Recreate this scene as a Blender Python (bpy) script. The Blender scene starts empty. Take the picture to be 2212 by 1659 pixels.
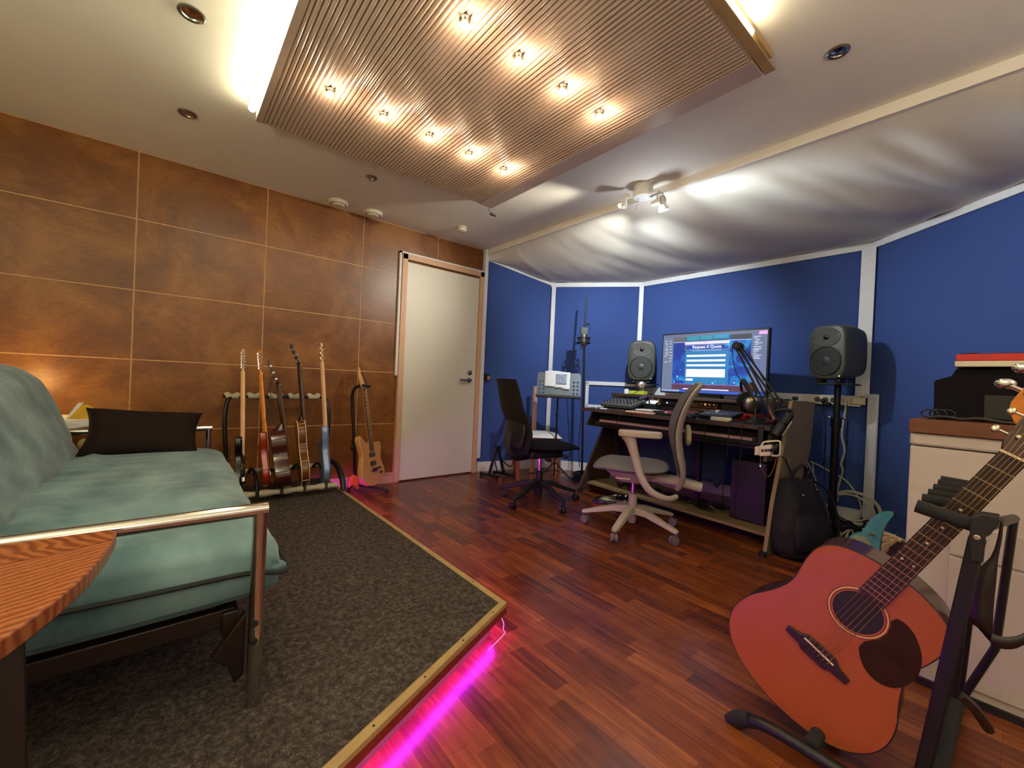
import bpy, bmesh, math, random
from mathutils import Vector, Matrix, noise
random.seed(7)
PI = math.pi
R = math.radians
sc = bpy.context.scene
C = sc.collection

# ------------------------------------------------------------------ camera
EYE = Vector((0, 0, 0.96))
F = 901.93
yaw, pit, rol = R(50.5604), R(-0.32917), R(2.52832)
FW = Vector((math.cos(yaw)*math.cos(pit), math.sin(yaw)*math.cos(pit), math.sin(pit)))
r0 = FW.cross(Vector((0, 0, 1))).normalized(); u0 = r0.cross(FW)
RT = r0*math.cos(rol) + u0*math.sin(rol)
UP = -r0*math.sin(rol) + u0*math.cos(rol)
cam = bpy.data.cameras.new('camera'); co = bpy.data.objects.new('camera', cam); C.objects.link(co)
cam.sensor_width = 36; cam.lens = F/2212*36; cam.clip_start = 0.02
m3 = Matrix((RT, UP, -FW)).transposed()
co.matrix_world = Matrix.Translation(EYE) @ m3.to_4x4()
sc.camera = co

# ------------------------------------------------------------------ colour management and world
vs = sc.view_settings
vs.view_transform = 'Standard'; vs.look = 'None'; vs.gamma = 1; vs.use_curve_mapping = False
vs.exposure = 1.1
w = bpy.data.worlds.new('world'); sc.world = w; w.use_nodes = True
w.node_tree.nodes['Background'].inputs[0].default_value = (0.55, 0.42, 0.34, 1)
w.node_tree.nodes['Background'].inputs[1].default_value = 0.3

def lamp(name, kind, loc, power, col, size=.05, aim=None, spot=None, blend=.5, sy=None):
    l = bpy.data.lights.new(name, kind); l.energy = power; l.color = col
    if kind == 'AREA':
        l.size = size
        if sy: l.shape = 'RECTANGLE'; l.size_y = sy
    else: l.shadow_soft_size = size
    if kind == 'SPOT': l.spot_size = R(spot); l.spot_blend = blend
    o = bpy.data.objects.new(name, l); C.objects.link(o); o.location = loc
    if aim is not None: o.rotation_euler = (Vector(aim)-Vector(loc)).to_track_quat('-Z', 'Y').to_euler()
    return o
# added unseen fill lights behind and left of the camera, lifting ceiling and room
lamp('rear_fill_area', 'AREA', (0.4, -1.3, 2.25), 4, (1, .86, .66), 1.6, (0.4, -1.3, 0), sy=1.0)
lamp('rear_fill_point', 'POINT', (-.3, -1.25, 1.85), 4, (1, .96, .72), .25)
lamp('ceiling_fill_spot', 'SPOT', (-1.1, .25, 1.45), 84, (1, .96, .66), .12, (-1.0, .35, 2.3), 150, .6)
lamp('ceiling_fill_spot', 'SPOT', (1.3, -1.3, 1.5), 30, (1, .90, .74), .12, (1.35, -1.2, 2.3), 150, .6)
# cold light of the ceiling fitting, plus added beams brightening fabric and walls (the heads are built with the fitting)
lamp('spot_and_fill_light', 'SPOT', (2.46, 1.50, 2.17), 8, (.78, .92, 1), .03, (2.95, 1.0, 2.13), 80, 1.0)
lamp('spot_and_fill_light', 'SPOT', (2.44, 1.55, 2.13), 60, (.84, .94, 1), .025, (3.6, .1, 1.75), 84, 1.0)
lamp('spot_and_fill_light', 'SPOT', (2.43, 1.60, 2.13), 62, (.82, .92, 1), .022, (3.55, 2.30, 1.25), 102, .9)
lamp('spot_and_fill_light', 'SPOT', (2.44, 1.66, 2.10), 30, (.92, .95, .94), .025, (3.2, 3.2, 2.02), 58, 1.0)
lamp('spot_and_fill_light', 'POINT', (2.50, 1.58, 2.00), 1.7, (.88, .94, 1), .03)  # added spill under the heads that lifts fabric and walls
lamp('spot_and_fill_light', 'SPOT', (2.36, 1.78, 2.20), 62, (1, .93, .76), .03, (1.15, 3.6, 1.85), 72, .95)  # added warm beam that brightens the brown wall; its head is unlit

# ------------------------------------------------------------------ measuring: a picture point on a known plane of the room
def ray(x, y): return FW + RT*(x-1106)/F - UP*(y-829.5)/F
def pz(x, y, z=0.):
    d = ray(x, y); return EYE + d*((z-EYE.z)/d.z)
def pY(x, y, Y):
    d = ray(x, y); return EYE + d*(Y/d.y)
def pX(x, y, X):
    d = ray(x, y); return EYE + d*(X/d.x)
def pk(x, y, k): return EYE + ray(x, y)*k

# ------------------------------------------------------------------ mesh helpers
def basis(d, up=(0, 0, 1)):
    d = Vector(d).normalized(); up = Vector(up)
    if abs(d.dot(up)) > .99: up = Vector((1, 0, 0))
    x = up.cross(d).normalized(); y = d.cross(x)
    return x, y, d
def frame(x, y, z, o=(0, 0, 0)):
    M = Matrix((x, y, z)).transposed().to_4x4(); M.translation = Vector(o); return M
def smooth_pts(pts, k=4, closed=False):
    P = [Vector(p) for p in pts]; n = len(P); out = []
    for i in range(n if closed else n-1):
        if closed: a, b, c, d = P[(i-1) % n], P[i], P[(i+1) % n], P[(i+2) % n]
        else: a, b, c, d = P[max(i-1, 0)], P[i], P[i+1], P[min(i+2, n-1)]
        for j in range(k):
            t = j/k
            out.append(.5*((2*b)+(c-a)*t+(2*a-5*b+4*c-d)*t*t+(3*b-3*c+d-a)*t**3))
    if not closed: out.append(P[-1])
    return out

class MB:
    def __init__(s, M=None): s.bm = bmesh.new(); s.M = M or Matrix()
    def v(s, p): return s.bm.verts.new(s.M @ Vector(p))
    def face(s, vs, mi=0):
        try: f = s.bm.faces.new(vs); f.material_index = mi; return f
        except ValueError: return None
    def box(s, a, b, mi=0, M=None):
        M = M or Matrix()
        vv = [s.v(M @ Vector((x, y, z))) for x in (a[0], b[0]) for y in (a[1], b[1]) for z in (a[2], b[2])]
        for q in ((0, 1, 3, 2), (4, 6, 7, 5), (0, 4, 5, 1), (2, 3, 7, 6), (0, 2, 6, 4), (1, 5, 7, 3)): s.face([vv[i] for i in q], mi)
        return s
    def bar(s, p, q, w, h, mi=0, up=(0, 0, 1)):
        p, q = Vector(p), Vector(q); x, y, d = basis(q-p, up)
        vv = []
        for e in (p, q):
            for a, b in ((-1, -1), (1, -1), (1, 1), (-1, 1)): vv.append(s.v(e+x*a*w/2+y*b*h/2))
        for i in range(4): s.face([vv[i], vv[(i+1) % 4], vv[4+(i+1) % 4], vv[4+i]], mi)
        s.face(vv[3::-1], mi); s.face(vv[4:], mi)
        return s
    def ring(s, c, x, y, r, n, ry=None):
        ry = ry or r
        return [s.v(c+x*r*math.cos(2*PI*i/n)+y*ry*math.sin(2*PI*i/n)) for i in range(n)]
    def loft(s, rings, mi=0, cap=True):
        n = len(rings[0])
        for a, b in zip(rings, rings[1:]):
            for i in range(n): s.face([a[i], a[(i+1) % n], b[(i+1) % n], b[i]], mi)
        if cap: s.face(rings[0][::-1], mi); s.face(rings[-1], mi)
    def cyl(s, p, q, r, r2=None, n=16, mi=0):
        p, q = Vector(p), Vector(q); x, y, d = basis(q-p)
        s.loft([s.ring(p, x, y, r, n), s.ring(q, x, y, r if r2 is None else r2, n)], mi)
        return s
    def tube(s, pts, r, n=8, k=0, mi=0, closed=False, ry=None):
        P = smooth_pts(pts, k, closed) if k else [Vector(p) for p in pts]
        rs = r if isinstance(r, (list, tuple)) else None
        d0 = (P[1]-P[0]).normalized(); x, y, _ = basis(d0); rings = []
        N = len(P)
        for i, p in enumerate(P):
            if closed: d = (P[(i+1) % N]-P[i-1])
            else: d = P[min(i+1, N-1)]-P[max(i-1, 0)]
            if d.length < 1e-9: continue
            d.normalize()
            x = (x-d*x.dot(d)).normalized(); y = d.cross(x)
            if rs: t = i/(N-1)*(len(rs)-1); a = int(min(t, len(rs)-2)); rr = rs[a]+(rs[a+1]-rs[a])*(t-a)
            else: rr = r
            rings.append(s.ring(p, x, y, rr, n, ry))
        if closed: rings.append(rings[0]); s.loft(rings, mi, False)
        else: s.loft(rings, mi)
        return s
    def prism(s, poly, z0, z1, M=None, mi=0, mcap=None, taper=1.0):
        M = M or Matrix(); mcap = mi if mcap is None else mcap
        c = sum((Vector((p[0], p[1], 0)) for p in poly), Vector())/len(poly)
        a = [s.v(M @ Vector((p[0], p[1], z0))) for p in poly]
        b = [s.v(M @ Vector((c.x+(p[0]-c.x)*taper, c.y+(p[1]-c.y)*taper, z1))) for p in poly]
        n = len(poly)
        for i in range(n): s.face([a[i], a[(i+1) % n], b[(i+1) % n], b[i]], mi)
        s.face(a[::-1], mcap); s.face(b, mcap)
        return s
    def lathe(s, prof, o=(0, 0, 0), ax=(0, 0, 1), n=24, mi=0):
        x, y, d = basis(ax); o = Vector(o)
        rings = [s.ring(o+d*z, x, y, max(r, 1e-4), n) for r, z in prof]
        s.loft(rings, mi, True)
        return s
    def ball(s, c, r, sx=1, sy=1, sz=1, n=12, mi=0, M=None):
        M = M or Matrix(); c = Vector(c); rings = []
        for j in range(1, n):
            t = PI*j/n
            rings.append([s.v(c+M.to_3x3() @ Vector((r*sx*math.sin(t)*math.cos(2*PI*i/(2*n)), r*sy*math.sin(t)*math.sin(2*PI*i/(2*n)), -r*sz*math.cos(t)))) for i in range(2*n)])
        s.loft(rings, mi)
        return s
    def grid(s, fn, nu, nv, mi=0, cu=False, cv=False):
        g = [[s.v(fn(i/nu, j/nv)) for j in range(nv+(0 if cv else 1))] for i in range(nu+(0 if cu else 1))]
        for i in range(nu):
            for j in range(nv):
                a, b = i, (i+1) % len(g) if cu else i+1
                c, d = j, (j+1) % len(g[0]) if cv else j+1
                s.face([g[a][c], g[b][c], g[b][d], g[a][d]], mi)
        return g
    def build(s, name, mats, parent=None, world=False, bev=0, ang=40, seg=2, sub=0, smooth=True, flip=False, org=None, solid=0):
        bm = s.bm
        bmesh.ops.remove_doubles(bm, verts=bm.verts, dist=1e-6)
        bmesh.ops.recalc_face_normals(bm, faces=bm.faces)
        me = bpy.data.meshes.new(name)
        o = bpy.data.objects.new(name, me)
        if parent is None:
            if org is None:
                xs = [v.co for v in bm.verts]
                org = Vector(((min(v.x for v in xs)+max(v.x for v in xs))/2, (min(v.y for v in xs)+max(v.y for v in xs))/2, min(v.z for v in xs)))
            org = Vector(org)
            bmesh.ops.translate(bm, verts=bm.verts, vec=-org); o.location = org
        bm.to_mesh(me); bm.free()
        for m in (mats if isinstance(mats, (list, tuple)) else [mats]): me.materials.append(m)
        if smooth:
            for p in me.polygons: p.use_smooth = True
            me.set_sharp_from_angle(angle=R(ang))
        if solid:
            md = o.modifiers.new('solid', 'SOLIDIFY'); md.thickness = solid; md.offset = -1
        if bev:
            md = o.modifiers.new('bevel', 'BEVEL'); md.width = bev; md.segments = seg; md.limit_method = 'ANGLE'; md.angle_limit = R(40)
            md.harden_normals = False
        if sub:
            md = o.modifiers.new('sub', 'SUBSURF'); md.levels = sub; md.render_levels = sub
        C.objects.link(o)
        if parent is not None:
            o.parent = parent
            if world: o.matrix_parent_inverse = PM[parent.name].inverted()
        return o
PM = {}
def thing(name, label, cat, loc=(0, 0, 0), rz=0, M=None, group=None):
    o = bpy.data.objects.new(name, None); C.objects.link(o); o.empty_display_size = .05
    mw = M if M is not None else Matrix.Translation(Vector(loc)) @ Matrix.Rotation(rz, 4, 'Z')
    o.matrix_world = mw; PM[o.name] = mw.copy()
    o['label'] = label; o['category'] = cat
    if group: o['group'] = group
    return o
def tag(o, label, cat, group=None, kind=None):
    o['label'] = label; o['category'] = cat
    if group: o['group'] = group
    if kind: o['kind'] = kind
    return o
def struct(o, label=None):
    o['kind'] = 'structure'
    if label: o['label'] = label
    return o
def copy_tree(o, parent=None):
    c = o.copy(); C.objects.link(c)
    if parent is not None: c.parent = parent; c.matrix_parent_inverse = o.matrix_parent_inverse
    for ch in list(o.children): copy_tree(ch, c)
    return c

# ------------------------------------------------------------------ materials
def lin(c): return c/12.92 if c <= .04045 else ((c+.055)/1.055)**2.4
def hx(h): return tuple(lin(int(h[i:i+2], 16)/255) for i in (0, 2, 4)) + (1,)
def newmat(name):
    m = bpy.data.materials.new(name); m.use_nodes = True; nt = m.node_tree
    return m, nt, nt.nodes['Principled BSDF']
def N(nt, t, **kw):
    n = nt.nodes.new(t)
    for k, v in kw.items():
        if k.startswith('_'): n.inputs[k[1:].replace('_', ' ')].default_value = v
        else: setattr(n, k, v)
    return n
def mat(name, h, rough=.5, metal=0, var=.12, scale=30, bump=0, bscale=None, coat=0, sheen=0, stretch=None, h2=None, emit=0, detail=4, alpha=None, trans=0, spec=None):
    m, nt, b = newmat(name); L = nt.links.new
    col = hx(h)
    tc = N(nt, 'ShaderNodeTexCoord'); src = tc.outputs['Object']
    if stretch:
        mp = N(nt, 'ShaderNodeMapping'); mp.inputs['Scale'].default_value = stretch; L(src, mp.inputs[0]); src = mp.outputs[0]
    nz = N(nt, 'ShaderNodeTexNoise', _Scale=scale, _Detail=detail); L(src, nz.inputs['Vector'])
    rp = N(nt, 'ShaderNodeValToRGB')
    if h2: a, c = col, hx(h2)
    else: a = tuple(max(0, x*(1-var)) for x in col[:3])+(1,); c = tuple(min(1, x*(1+var)) for x in col[:3])+(1,)
    rp.color_ramp.elements[0].color = a; rp.color_ramp.elements[1].color = c
    rp.color_ramp.elements[0].position = .3; rp.color_ramp.elements[1].position = .7
    L(nz.outputs['Fac'], rp.inputs[0]); L(rp.outputs[0], b.inputs['Base Color'])
    b.inputs['Roughness'].default_value = rough; b.inputs['Metallic'].default_value = metal
    if coat: b.inputs['Coat Weight'].default_value = coat; b.inputs['Coat Roughness'].default_value = .08
    if sheen: b.inputs['Sheen Weight'].default_value = sheen; b.inputs['Sheen Roughness'].default_value = .4
    if trans: b.inputs['Transmission Weight'].default_value = trans
    if spec is not None: b.inputs['Specular IOR Level'].default_value = spec
    if bump:
        n2 = N(nt, 'ShaderNodeTexNoise', _Scale=bscale or scale*3, _Detail=5.); L(src, n2.inputs['Vector'])
        bp = N(nt, 'ShaderNodeBump', _Strength=bump, _Distance=.01); L(n2.outputs['Fac'], bp.inputs['Height']); L(bp.outputs[0], b.inputs['Normal'])
    if emit:
        b.inputs['Emission Color'].default_value = col; b.inputs['Emission Strength'].default_value = emit
    return m
def glow(name, rgb, s):
    m, nt, b = newmat(name)
    b.inputs['Base Color'].default_value = (.8, .8, .8, 1)
    b.inputs['Emission Color'].default_value = tuple(rgb)+(1,); b.inputs['Emission Strength'].default_value = s
    return m

def floor_mat():
    m, nt, b = newmat('laminate_strips'); L = nt.links.new
    tc = N(nt, 'ShaderNodeTexCoord')
    mp = N(nt, 'ShaderNodeMapping'); mp.inputs['Rotation'].default_value = (0, 0, PI/2); L(tc.outputs['Object'], mp.inputs[0])
    br = N(nt, 'ShaderNodeTexBrick', offset=.37, offset_frequency=2, squash=.62, squash_frequency=3)
    br.inputs['Scale'].default_value = 1; br.inputs['Brick Width'].default_value = .36; br.inputs['Row Height'].default_value = .064
    br.inputs['Mortar Size'].default_value = .0007; br.inputs['Mortar Smooth'].default_value = .3; br.inputs['Bias'].default_value = 0
    br.inputs['Color1'].default_value = (0, 0, 0, 1); br.inputs['Color2'].default_value = (1, 1, 1, 1); br.inputs['Mortar'].default_value = (.2, .2, .2, 1)
    L(mp.outputs[0], br.inputs['Vector'])
    mg = N(nt, 'ShaderNodeMapping'); mg.inputs['Scale'].default_value = (34, 2.2, 1); L(tc.outputs['Object'], mg.inputs[0])
    n1 = N(nt, 'ShaderNodeTexNoise', _Scale=1.2, _Detail=6., _Distortion=1.2); L(mg.outputs[0], n1.inputs['Vector'])
    n2 = N(nt, 'ShaderNodeTexNoise', _Scale=14., _Detail=5.); L(tc.outputs['Object'], n2.inputs['Vector'])
    a = N(nt, 'ShaderNodeMath', operation='MULTIPLY'); a.inputs[1].default_value = .34; L(br.outputs['Color'], a.inputs[0])
    c = N(nt, 'ShaderNodeMath', operation='MULTIPLY_ADD'); c.inputs[1].default_value = .62; L(n1.outputs['Fac'], c.inputs[0]); L(a.outputs[0], c.inputs[2])
    d = N(nt, 'ShaderNodeMath', operation='MULTIPLY_ADD'); d.inputs[1].default_value = .22; L(n2.outputs['Fac'], d.inputs[0]); L(c.outputs[0], d.inputs[2])
    rp = N(nt, 'ShaderNodeValToRGB'); cr = rp.color_ramp
    cr.elements[0].position = .3; cr.elements[0].color = hx('431c10')
    cr.elements[1].position = .95; cr.elements[1].color = hx('a25e32')
    e = cr.elements.new(.52); e.color = hx('66301a'); e = cr.elements.new(.72); e.color = hx('824420')
    L(d.outputs[0], rp.inputs[0]); L(rp.outputs[0], b.inputs['Base Color'])
    b.inputs['Roughness'].default_value = .24
    bp = N(nt, 'ShaderNodeBump', _Strength=.08, _Distance=.002); L(n1.outputs['Fac'], bp.inputs['Height']); L(bp.outputs[0], b.inputs['Normal'])
    return m
def wall_wood():
    m, nt, b = newmat('stained_birch_board'); L = nt.links.new
    tc = N(nt, 'ShaderNodeTexCoord')
    n1 = N(nt, 'ShaderNodeTexNoise', _Scale=2.6, _Detail=9., _Roughness=.62, _Distortion=.8); L(tc.outputs['Object'], n1.inputs['Vector'])
    mp = N(nt, 'ShaderNodeMapping'); mp.inputs['Scale'].default_value = (6, 6, 15); L(tc.outputs['Object'], mp.inputs[0])
    n2 = N(nt, 'ShaderNodeTexNoise', _Scale=2., _Detail=8., _Roughness=.7, _Distortion=2.); L(mp.outputs[0], n2.inputs['Vector'])
    mx = N(nt, 'ShaderNodeMath', operation='MULTIPLY_ADD'); mx.inputs[1].default_value = .3; L(n2.outputs['Fac'], mx.inputs[0])
    m1 = N(nt, 'ShaderNodeMath', operation='MULTIPLY'); m1.inputs[1].default_value = .75; L(n1.outputs['Fac'], m1.inputs[0]); L(m1.outputs[0], mx.inputs[2])
    rp = N(nt, 'ShaderNodeValToRGB'); cr = rp.color_ramp
    cr.elements[0].position = .38; cr.elements[0].color = hx('5a3414')
    cr.elements[1].position = .64; cr.elements[1].color = hx('8a5a26'); e = cr.elements.new(.51); e.color = hx('73451a')
    L(mx.outputs[0], rp.inputs[0]); L(rp.outputs[0], b.inputs['Base Color'])
    b.inputs['Roughness'].default_value = .36
    bp = N(nt, 'ShaderNodeBump', _Strength=.25, _Distance=.006); L(n1.outputs['Fac'], bp.inputs['Height']); L(bp.outputs[0], b.inputs['Normal'])
    return m
def speckle(name, a, b_, c, s=260, rough=.95):
    m, nt, b = newmat(name); L = nt.links.new
    tc = N(nt, 'ShaderNodeTexCoord')
    n1 = N(nt, 'ShaderNodeTexNoise', _Scale=s, _Detail=3., _Roughness=.8); L(tc.outputs['Object'], n1.inputs['Vector'])
    n2 = N(nt, 'ShaderNodeTexNoise', _Scale=s*.28, _Detail=4.); L(tc.outputs['Object'], n2.inputs['Vector'])
    mx = N(nt, 'ShaderNodeMath', operation='MULTIPLY_ADD'); mx.inputs[1].default_value = .6; L(n1.outputs['Fac'], mx.inputs[0])
    m1 = N(nt, 'ShaderNodeMath', operation='MULTIPLY'); m1.inputs[1].default_value = .4; L(n2.outputs['Fac'], m1.inputs[0]); L(m1.outputs[0], mx.inputs[2])
    rp = N(nt, 'ShaderNodeValToRGB'); cr = rp.color_ramp
    cr.elements[0].position = .38; cr.elements[0].color = hx(a); cr.elements[1].position = .66; cr.elements[1].color = hx(c)
    e = cr.elements.new(.52); e.color = hx(b_)
    L(mx.outputs[0], rp.inputs[0]); L(rp.outputs[0], b.inputs['Base Color']); b.inputs['Roughness'].default_value = rough
    b.inputs['Specular IOR Level'].default_value = .1
    bp = N(nt, 'ShaderNodeBump', _Strength=.7, _Distance=.006); L(n1.outputs['Fac'], bp.inputs['Height']); L(bp.outputs[0], b.inputs['Normal'])
    return m
def stripes(name, a, b_, rot=0, s=40, rough=.35, dist=3):
    m, nt, b = newmat(name); L = nt.links.new
    tc = N(nt, 'ShaderNodeTexCoord'); mp = N(nt, 'ShaderNodeMapping'); mp.inputs['Rotation'].default_value = (0, 0, rot); L(tc.outputs['Object'], mp.inputs[0])
    wv = N(nt, 'ShaderNodeTexWave', _Scale=s, _Distortion=float(dist), _Detail=3.); wv.inputs['Detail Scale'].default_value = 1.2; L(mp.outputs[0], wv.inputs['Vector'])
    rp = N(nt, 'ShaderNodeValToRGB'); rp.color_ramp.elements[0].color = hx(a); rp.color_ramp.elements[1].color = hx(b_)
    L(wv.outputs['Fac'], rp.inputs[0]); L(rp.outputs[0], b.inputs['Base Color']); b.inputs['Roughness'].default_value = rough
    return m

M = dict(
 floor=floor_mat(), boards=wall_wood(),
 joint=mat('pale_joint_strip', 'c89a68', .5),
 ceil=mat('painted_ceiling', 'e6e2d8', .75, var=.03, scale=3, bump=.03, bscale=60),
 white=mat('white_painted_wood', 'dcdcd6', .45, var=.04), whitetrim=mat('white_trim', 'd8dce0', .5, var=.04),
 doorw=mat('white_door_paint', 'd9d6c8', .42, var=.02), beech=mat('beech_frame', 'd0a888', .5, var=.06, scale=8, stretch=(6, 6, 1)),
 blue=mat('navy_wall_fabric', '3a508c', .9, var=.07, scale=300, bump=.05, bscale=500, sheen=.1, spec=.2),
 drape=mat('cream_stretched_fabric', 'e8e2d2', .85, var=.03, scale=5, bump=.03, bscale=300, spec=.2),
 cloud=mat('beige_ribbed_board', 'b09e90', .3, var=.04, scale=6),
 carpet=speckle('grey_carpet', '2e2826', '4e4642', '766c66', s=225),
 pine=mat('pine_edge', 'a88c5c', .5, var=.12, scale=12, stretch=(1, 1, 1)), redboard=mat('stained_side_board', '7a2a14', .45),
 teal=mat('teal_velvet', '3c5c66', .85, scale=4.5, bump=.35, bscale=14, sheen=.35, h2='78969a', stretch=(1.6, .8, 1), detail=7, spec=.2),
 tealshade=mat('teal_velvet_shaded', '44666c', .85, var=.1, scale=8, bump=.1, bscale=30, sheen=.3, spec=.2),
 piping=mat('dark_piping', '1c2226', .8), chrome=mat('chrome', 'c8c4c0', .1, 1, var=.02),
 steel=mat('brushed_steel', '9a9890', .3, 1, var=.05), nickel=mat('nickel', 'c8c0a8', .22, 1),
 black=mat('black_plastic', '141416', .5, var=.1), softblack=mat('black_cloth', '17141a', .95, var=.2, scale=60, bump=.15, bscale=120, spec=.15),
 blackmetal=mat('black_powdercoat', '121214', .4, .2), gloss=mat('gloss_black', '0b0b0d', .12, coat=.5),
 foam=mat('black_foam', '1c1c1e', .95, var=.15, scale=200, bump=.1), cream=mat('cream_foam', 'b4ac94', .85, bump=.15, bscale=80),
 pillow=mat('brown_black_cloth', '1f1714', .95, var=.12, scale=120, bump=.12, bscale=60, spec=.15),
 veneer=stripes('zebra_veneer', '7a3e20', 'a4643a', R(62), 22, .35, 5), veneer2=stripes('zebra_veneer_band', '6c3218', '9c5c30', R(-28), 17, .35, 6),
 darkwood=mat('dark_wood', '1a0f0b', .4, var=.2, scale=10, stretch=(1, 8, 1)), walnut=mat('walnut_board', '5e3a28', .45, var=.25, scale=6, stretch=(3, 3, 12)),
 chip=mat('worn_brown_board', '84704e', .5, var=.12, scale=9), orangewood=mat('red_oak', '8a4a2a', .45, var=.12, scale=10),
 greychair=mat('warm_grey_plastic', 'b4a89c', .5, var=.02), greyfab=mat('grey_seat_fabric', '747274', .95, var=.06, scale=300, bump=.05, spec=.15),
 meshfab=mat('black_mesh', '141110', .8, var=.25, scale=400), lump=mat('yellowish_grey', 'b0a884', .5),
 spk=mat('dark_grey_cast', '464843', .5, var=.03), cone=mat('speaker_cone', '2e3436', .42, var=.05),
 deskw=mat('dark_desk_board', '1c1614', .38, var=.15, scale=8), deskedge=mat('brown_desk_edge', '463429', .5, var=.1),
 keyw=mat('white_keycaps', 'cfc9c0', .5, var=.02), keyr=mat('red_keycaps', '9c2434', .5), keyd=mat('dark_keycaps', '24282e', .5),
 pianok=mat('piano_keys', 'c8a8a0', .4, var=.03), paper=mat('paper', 'd4d6d8', .8, var=.03), print_=mat('grey_print', '8a94a8', .8, var=.3, scale=40),
 yellow=mat('yellow_paper', 'c8a020', .7), ypack=mat('yellow_green_box', 'b0b830', .6), red=mat('red_case', 'c0201c', .45), redbox=mat('red_metal', 'a02018', .4),
 offw=mat('off_white_plastic', 'd6d0bc', .45, var=.02), socket=mat('socket_shadow', '4a443a', .7), cableW=mat('white_cable', 'c4c0a0', .5), cableB=mat('black_cable', '101012', .5),
 spruce=mat('aged_spruce', 'a04c22', .36, var=.06, scale=10, stretch=(.4, 14, 1), coat=.12),
 mahog=mat('dark_mahogany', '381410', .25, coat=.4), rosew=mat('rosewood', '241512', .45, var=.2, scale=20), maple=mat('maple', 'd8ac84', .4, var=.05, scale=8),
 amber=mat('amber_maple', 'd07c22', .25, coat=.3), tort=mat('dark_tortoise', '1e0c0c', .12, scale=25, h2='301214'), fret=mat('brass_fret', 'b89a78', .3, .9), stringm=mat('bronze_string', 'c8a070', .3, .9),
 bone=mat('bone', 'd8c8a8', .4), ivory=mat('cream_binding', 'd8c490', .4), redburst=mat('cherry_burst', '7c1410', .18, scale=3, h2='a8400e', coat=.5),
 brownac=mat('red_brown_lacquer', '3c120e', .14, coat=.6, var=.2, scale=4), sunb=mat('tobacco', '3a1a08', .2, scale=6, h2='7a4010', coat=.4),
 iceblue=mat('ice_blue_metallic', '7c98c4', .3, .35), oak=mat('natural_ash', 'c8925c', .4, var=.12, scale=9, stretch=(1, 9, 1)), orange=mat('orange_plastic', 'd2761c', .5),
 tealgtr=mat('teal_lacquer', '3c9890', .3, coat=.3), cab=mat('cream_cabinet', 'c0b4ae', .5, var=.02), counter=mat('brown_counter', '6a3c24', .45, var=.2, scale=8, stretch=(12, 2, 12)),
 leather=mat('brown_black_leather', '1c1210', .45), glass=mat('halogen_glass', 'fff4e0', .1), bag=mat('backpack_nylon', '15121a', .8, var=.2, scale=40, bump=.1),
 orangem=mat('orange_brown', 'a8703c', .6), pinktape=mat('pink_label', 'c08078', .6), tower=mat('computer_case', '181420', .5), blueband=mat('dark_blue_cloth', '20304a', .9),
 led_pk=glow('magenta_led', (.62, .012, 1), 34), led_w=glow('warm_white_tube', (1, .90, .60), 16), bulb=glow('halogen_bulb', (1, .62, .3), 30), coolb=glow('cool_bulb', (.75, .9, 1), 30),
 ledg=glow('green_led', (.2, 1, .3), 4), ledr=glow('red_led', (1, .05, .1), 5), ledb=glow('blue_led', (.2, .4, 1), 4),
)

# ================================================================== the setting
CE = 2.318; D = 3.6; BX = 2.53
V_A = Vector((2.53, 3.6, 0)); V_AB = Vector((3.33, 3.42, 0)); V_BC = Vector((3.86, 2.58, 0)); V_CD = Vector((4.10, .74, 0))
V_DE = V_CD+Vector((-.58, -.72, 0))*1.5; V_E = Vector((2.53, -.62, 0))
tops = [2.25, 2.095, 2.07, 2.13, 2.15, 2.16]
VV = [V_A, V_AB, V_BC, V_CD, V_DE, V_E]

g = MB(); fl = [(-1.7, -1.9), (2.53, -1.9)]+[(v.x, v.y) for v in VV[::-1]]+[(-1.7, 3.6)]
g.prism(fl, -.04, 0); struct(g.build('floor', M['floor'], smooth=False, org=(0, 0, 0)), 'reddish brown laminate strip floor')
g = MB(); g.box((-1.7, -1.9, CE), (BX, D, CE+.03)); struct(g.build('ceiling', M['ceil'], smooth=False, org=(0, 0, CE)), 'off-white painted ceiling around the ribbed panel')

# brown boarded wall: boards in a pale grid
g = MB(); g.box((-1.7, D, 0), (BX, D+.03, CE), 1)
xs = [-1.7]+[-1.624+.7185*i for i in range(6)]+[BX]; zs = [.085, .535, .995, 1.437, 1.889, CE-.002]
for a, b in zip(xs, xs[1:]):
    for c, d in zip(zs, zs[1:]):
        if b-a > .02: g.box((a+.004, D-.004, c+.004), (b-.004, D+.001, d-.0035), 0)
struct(g.build('wall_back', [M['boards'], M['joint']], smooth=False, org=(0, D, 0)), 'wall of stained brown boards with pale joints')
g = MB(); g.box((-1.7, D-.022, .0), (1.6, D-.004, .032)); g.box((-1.7, D-.014, .032), (1.6, D-.004, .088)); g.box((-1.7, D-.024, .078), (1.6, D-.004, .09))
struct(g.build('baseboard_back', M['beech'], org=(0, D, 0)), 'pale baseboard below the brown boards')
for nm, a, b in (('wall_left', (-1.73, -1.9, 0), (-1.7, 3.6, CE)), ('wall_front', (-1.7, -1.93, 0), (2.53, -1.9, CE)), ('wall_right_rear', (2.53, -1.9, 0), (2.56, -.62, CE))):
    g = MB(); g.box(a, b); struct(g.build(nm, M['ceil'], smooth=False))

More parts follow.
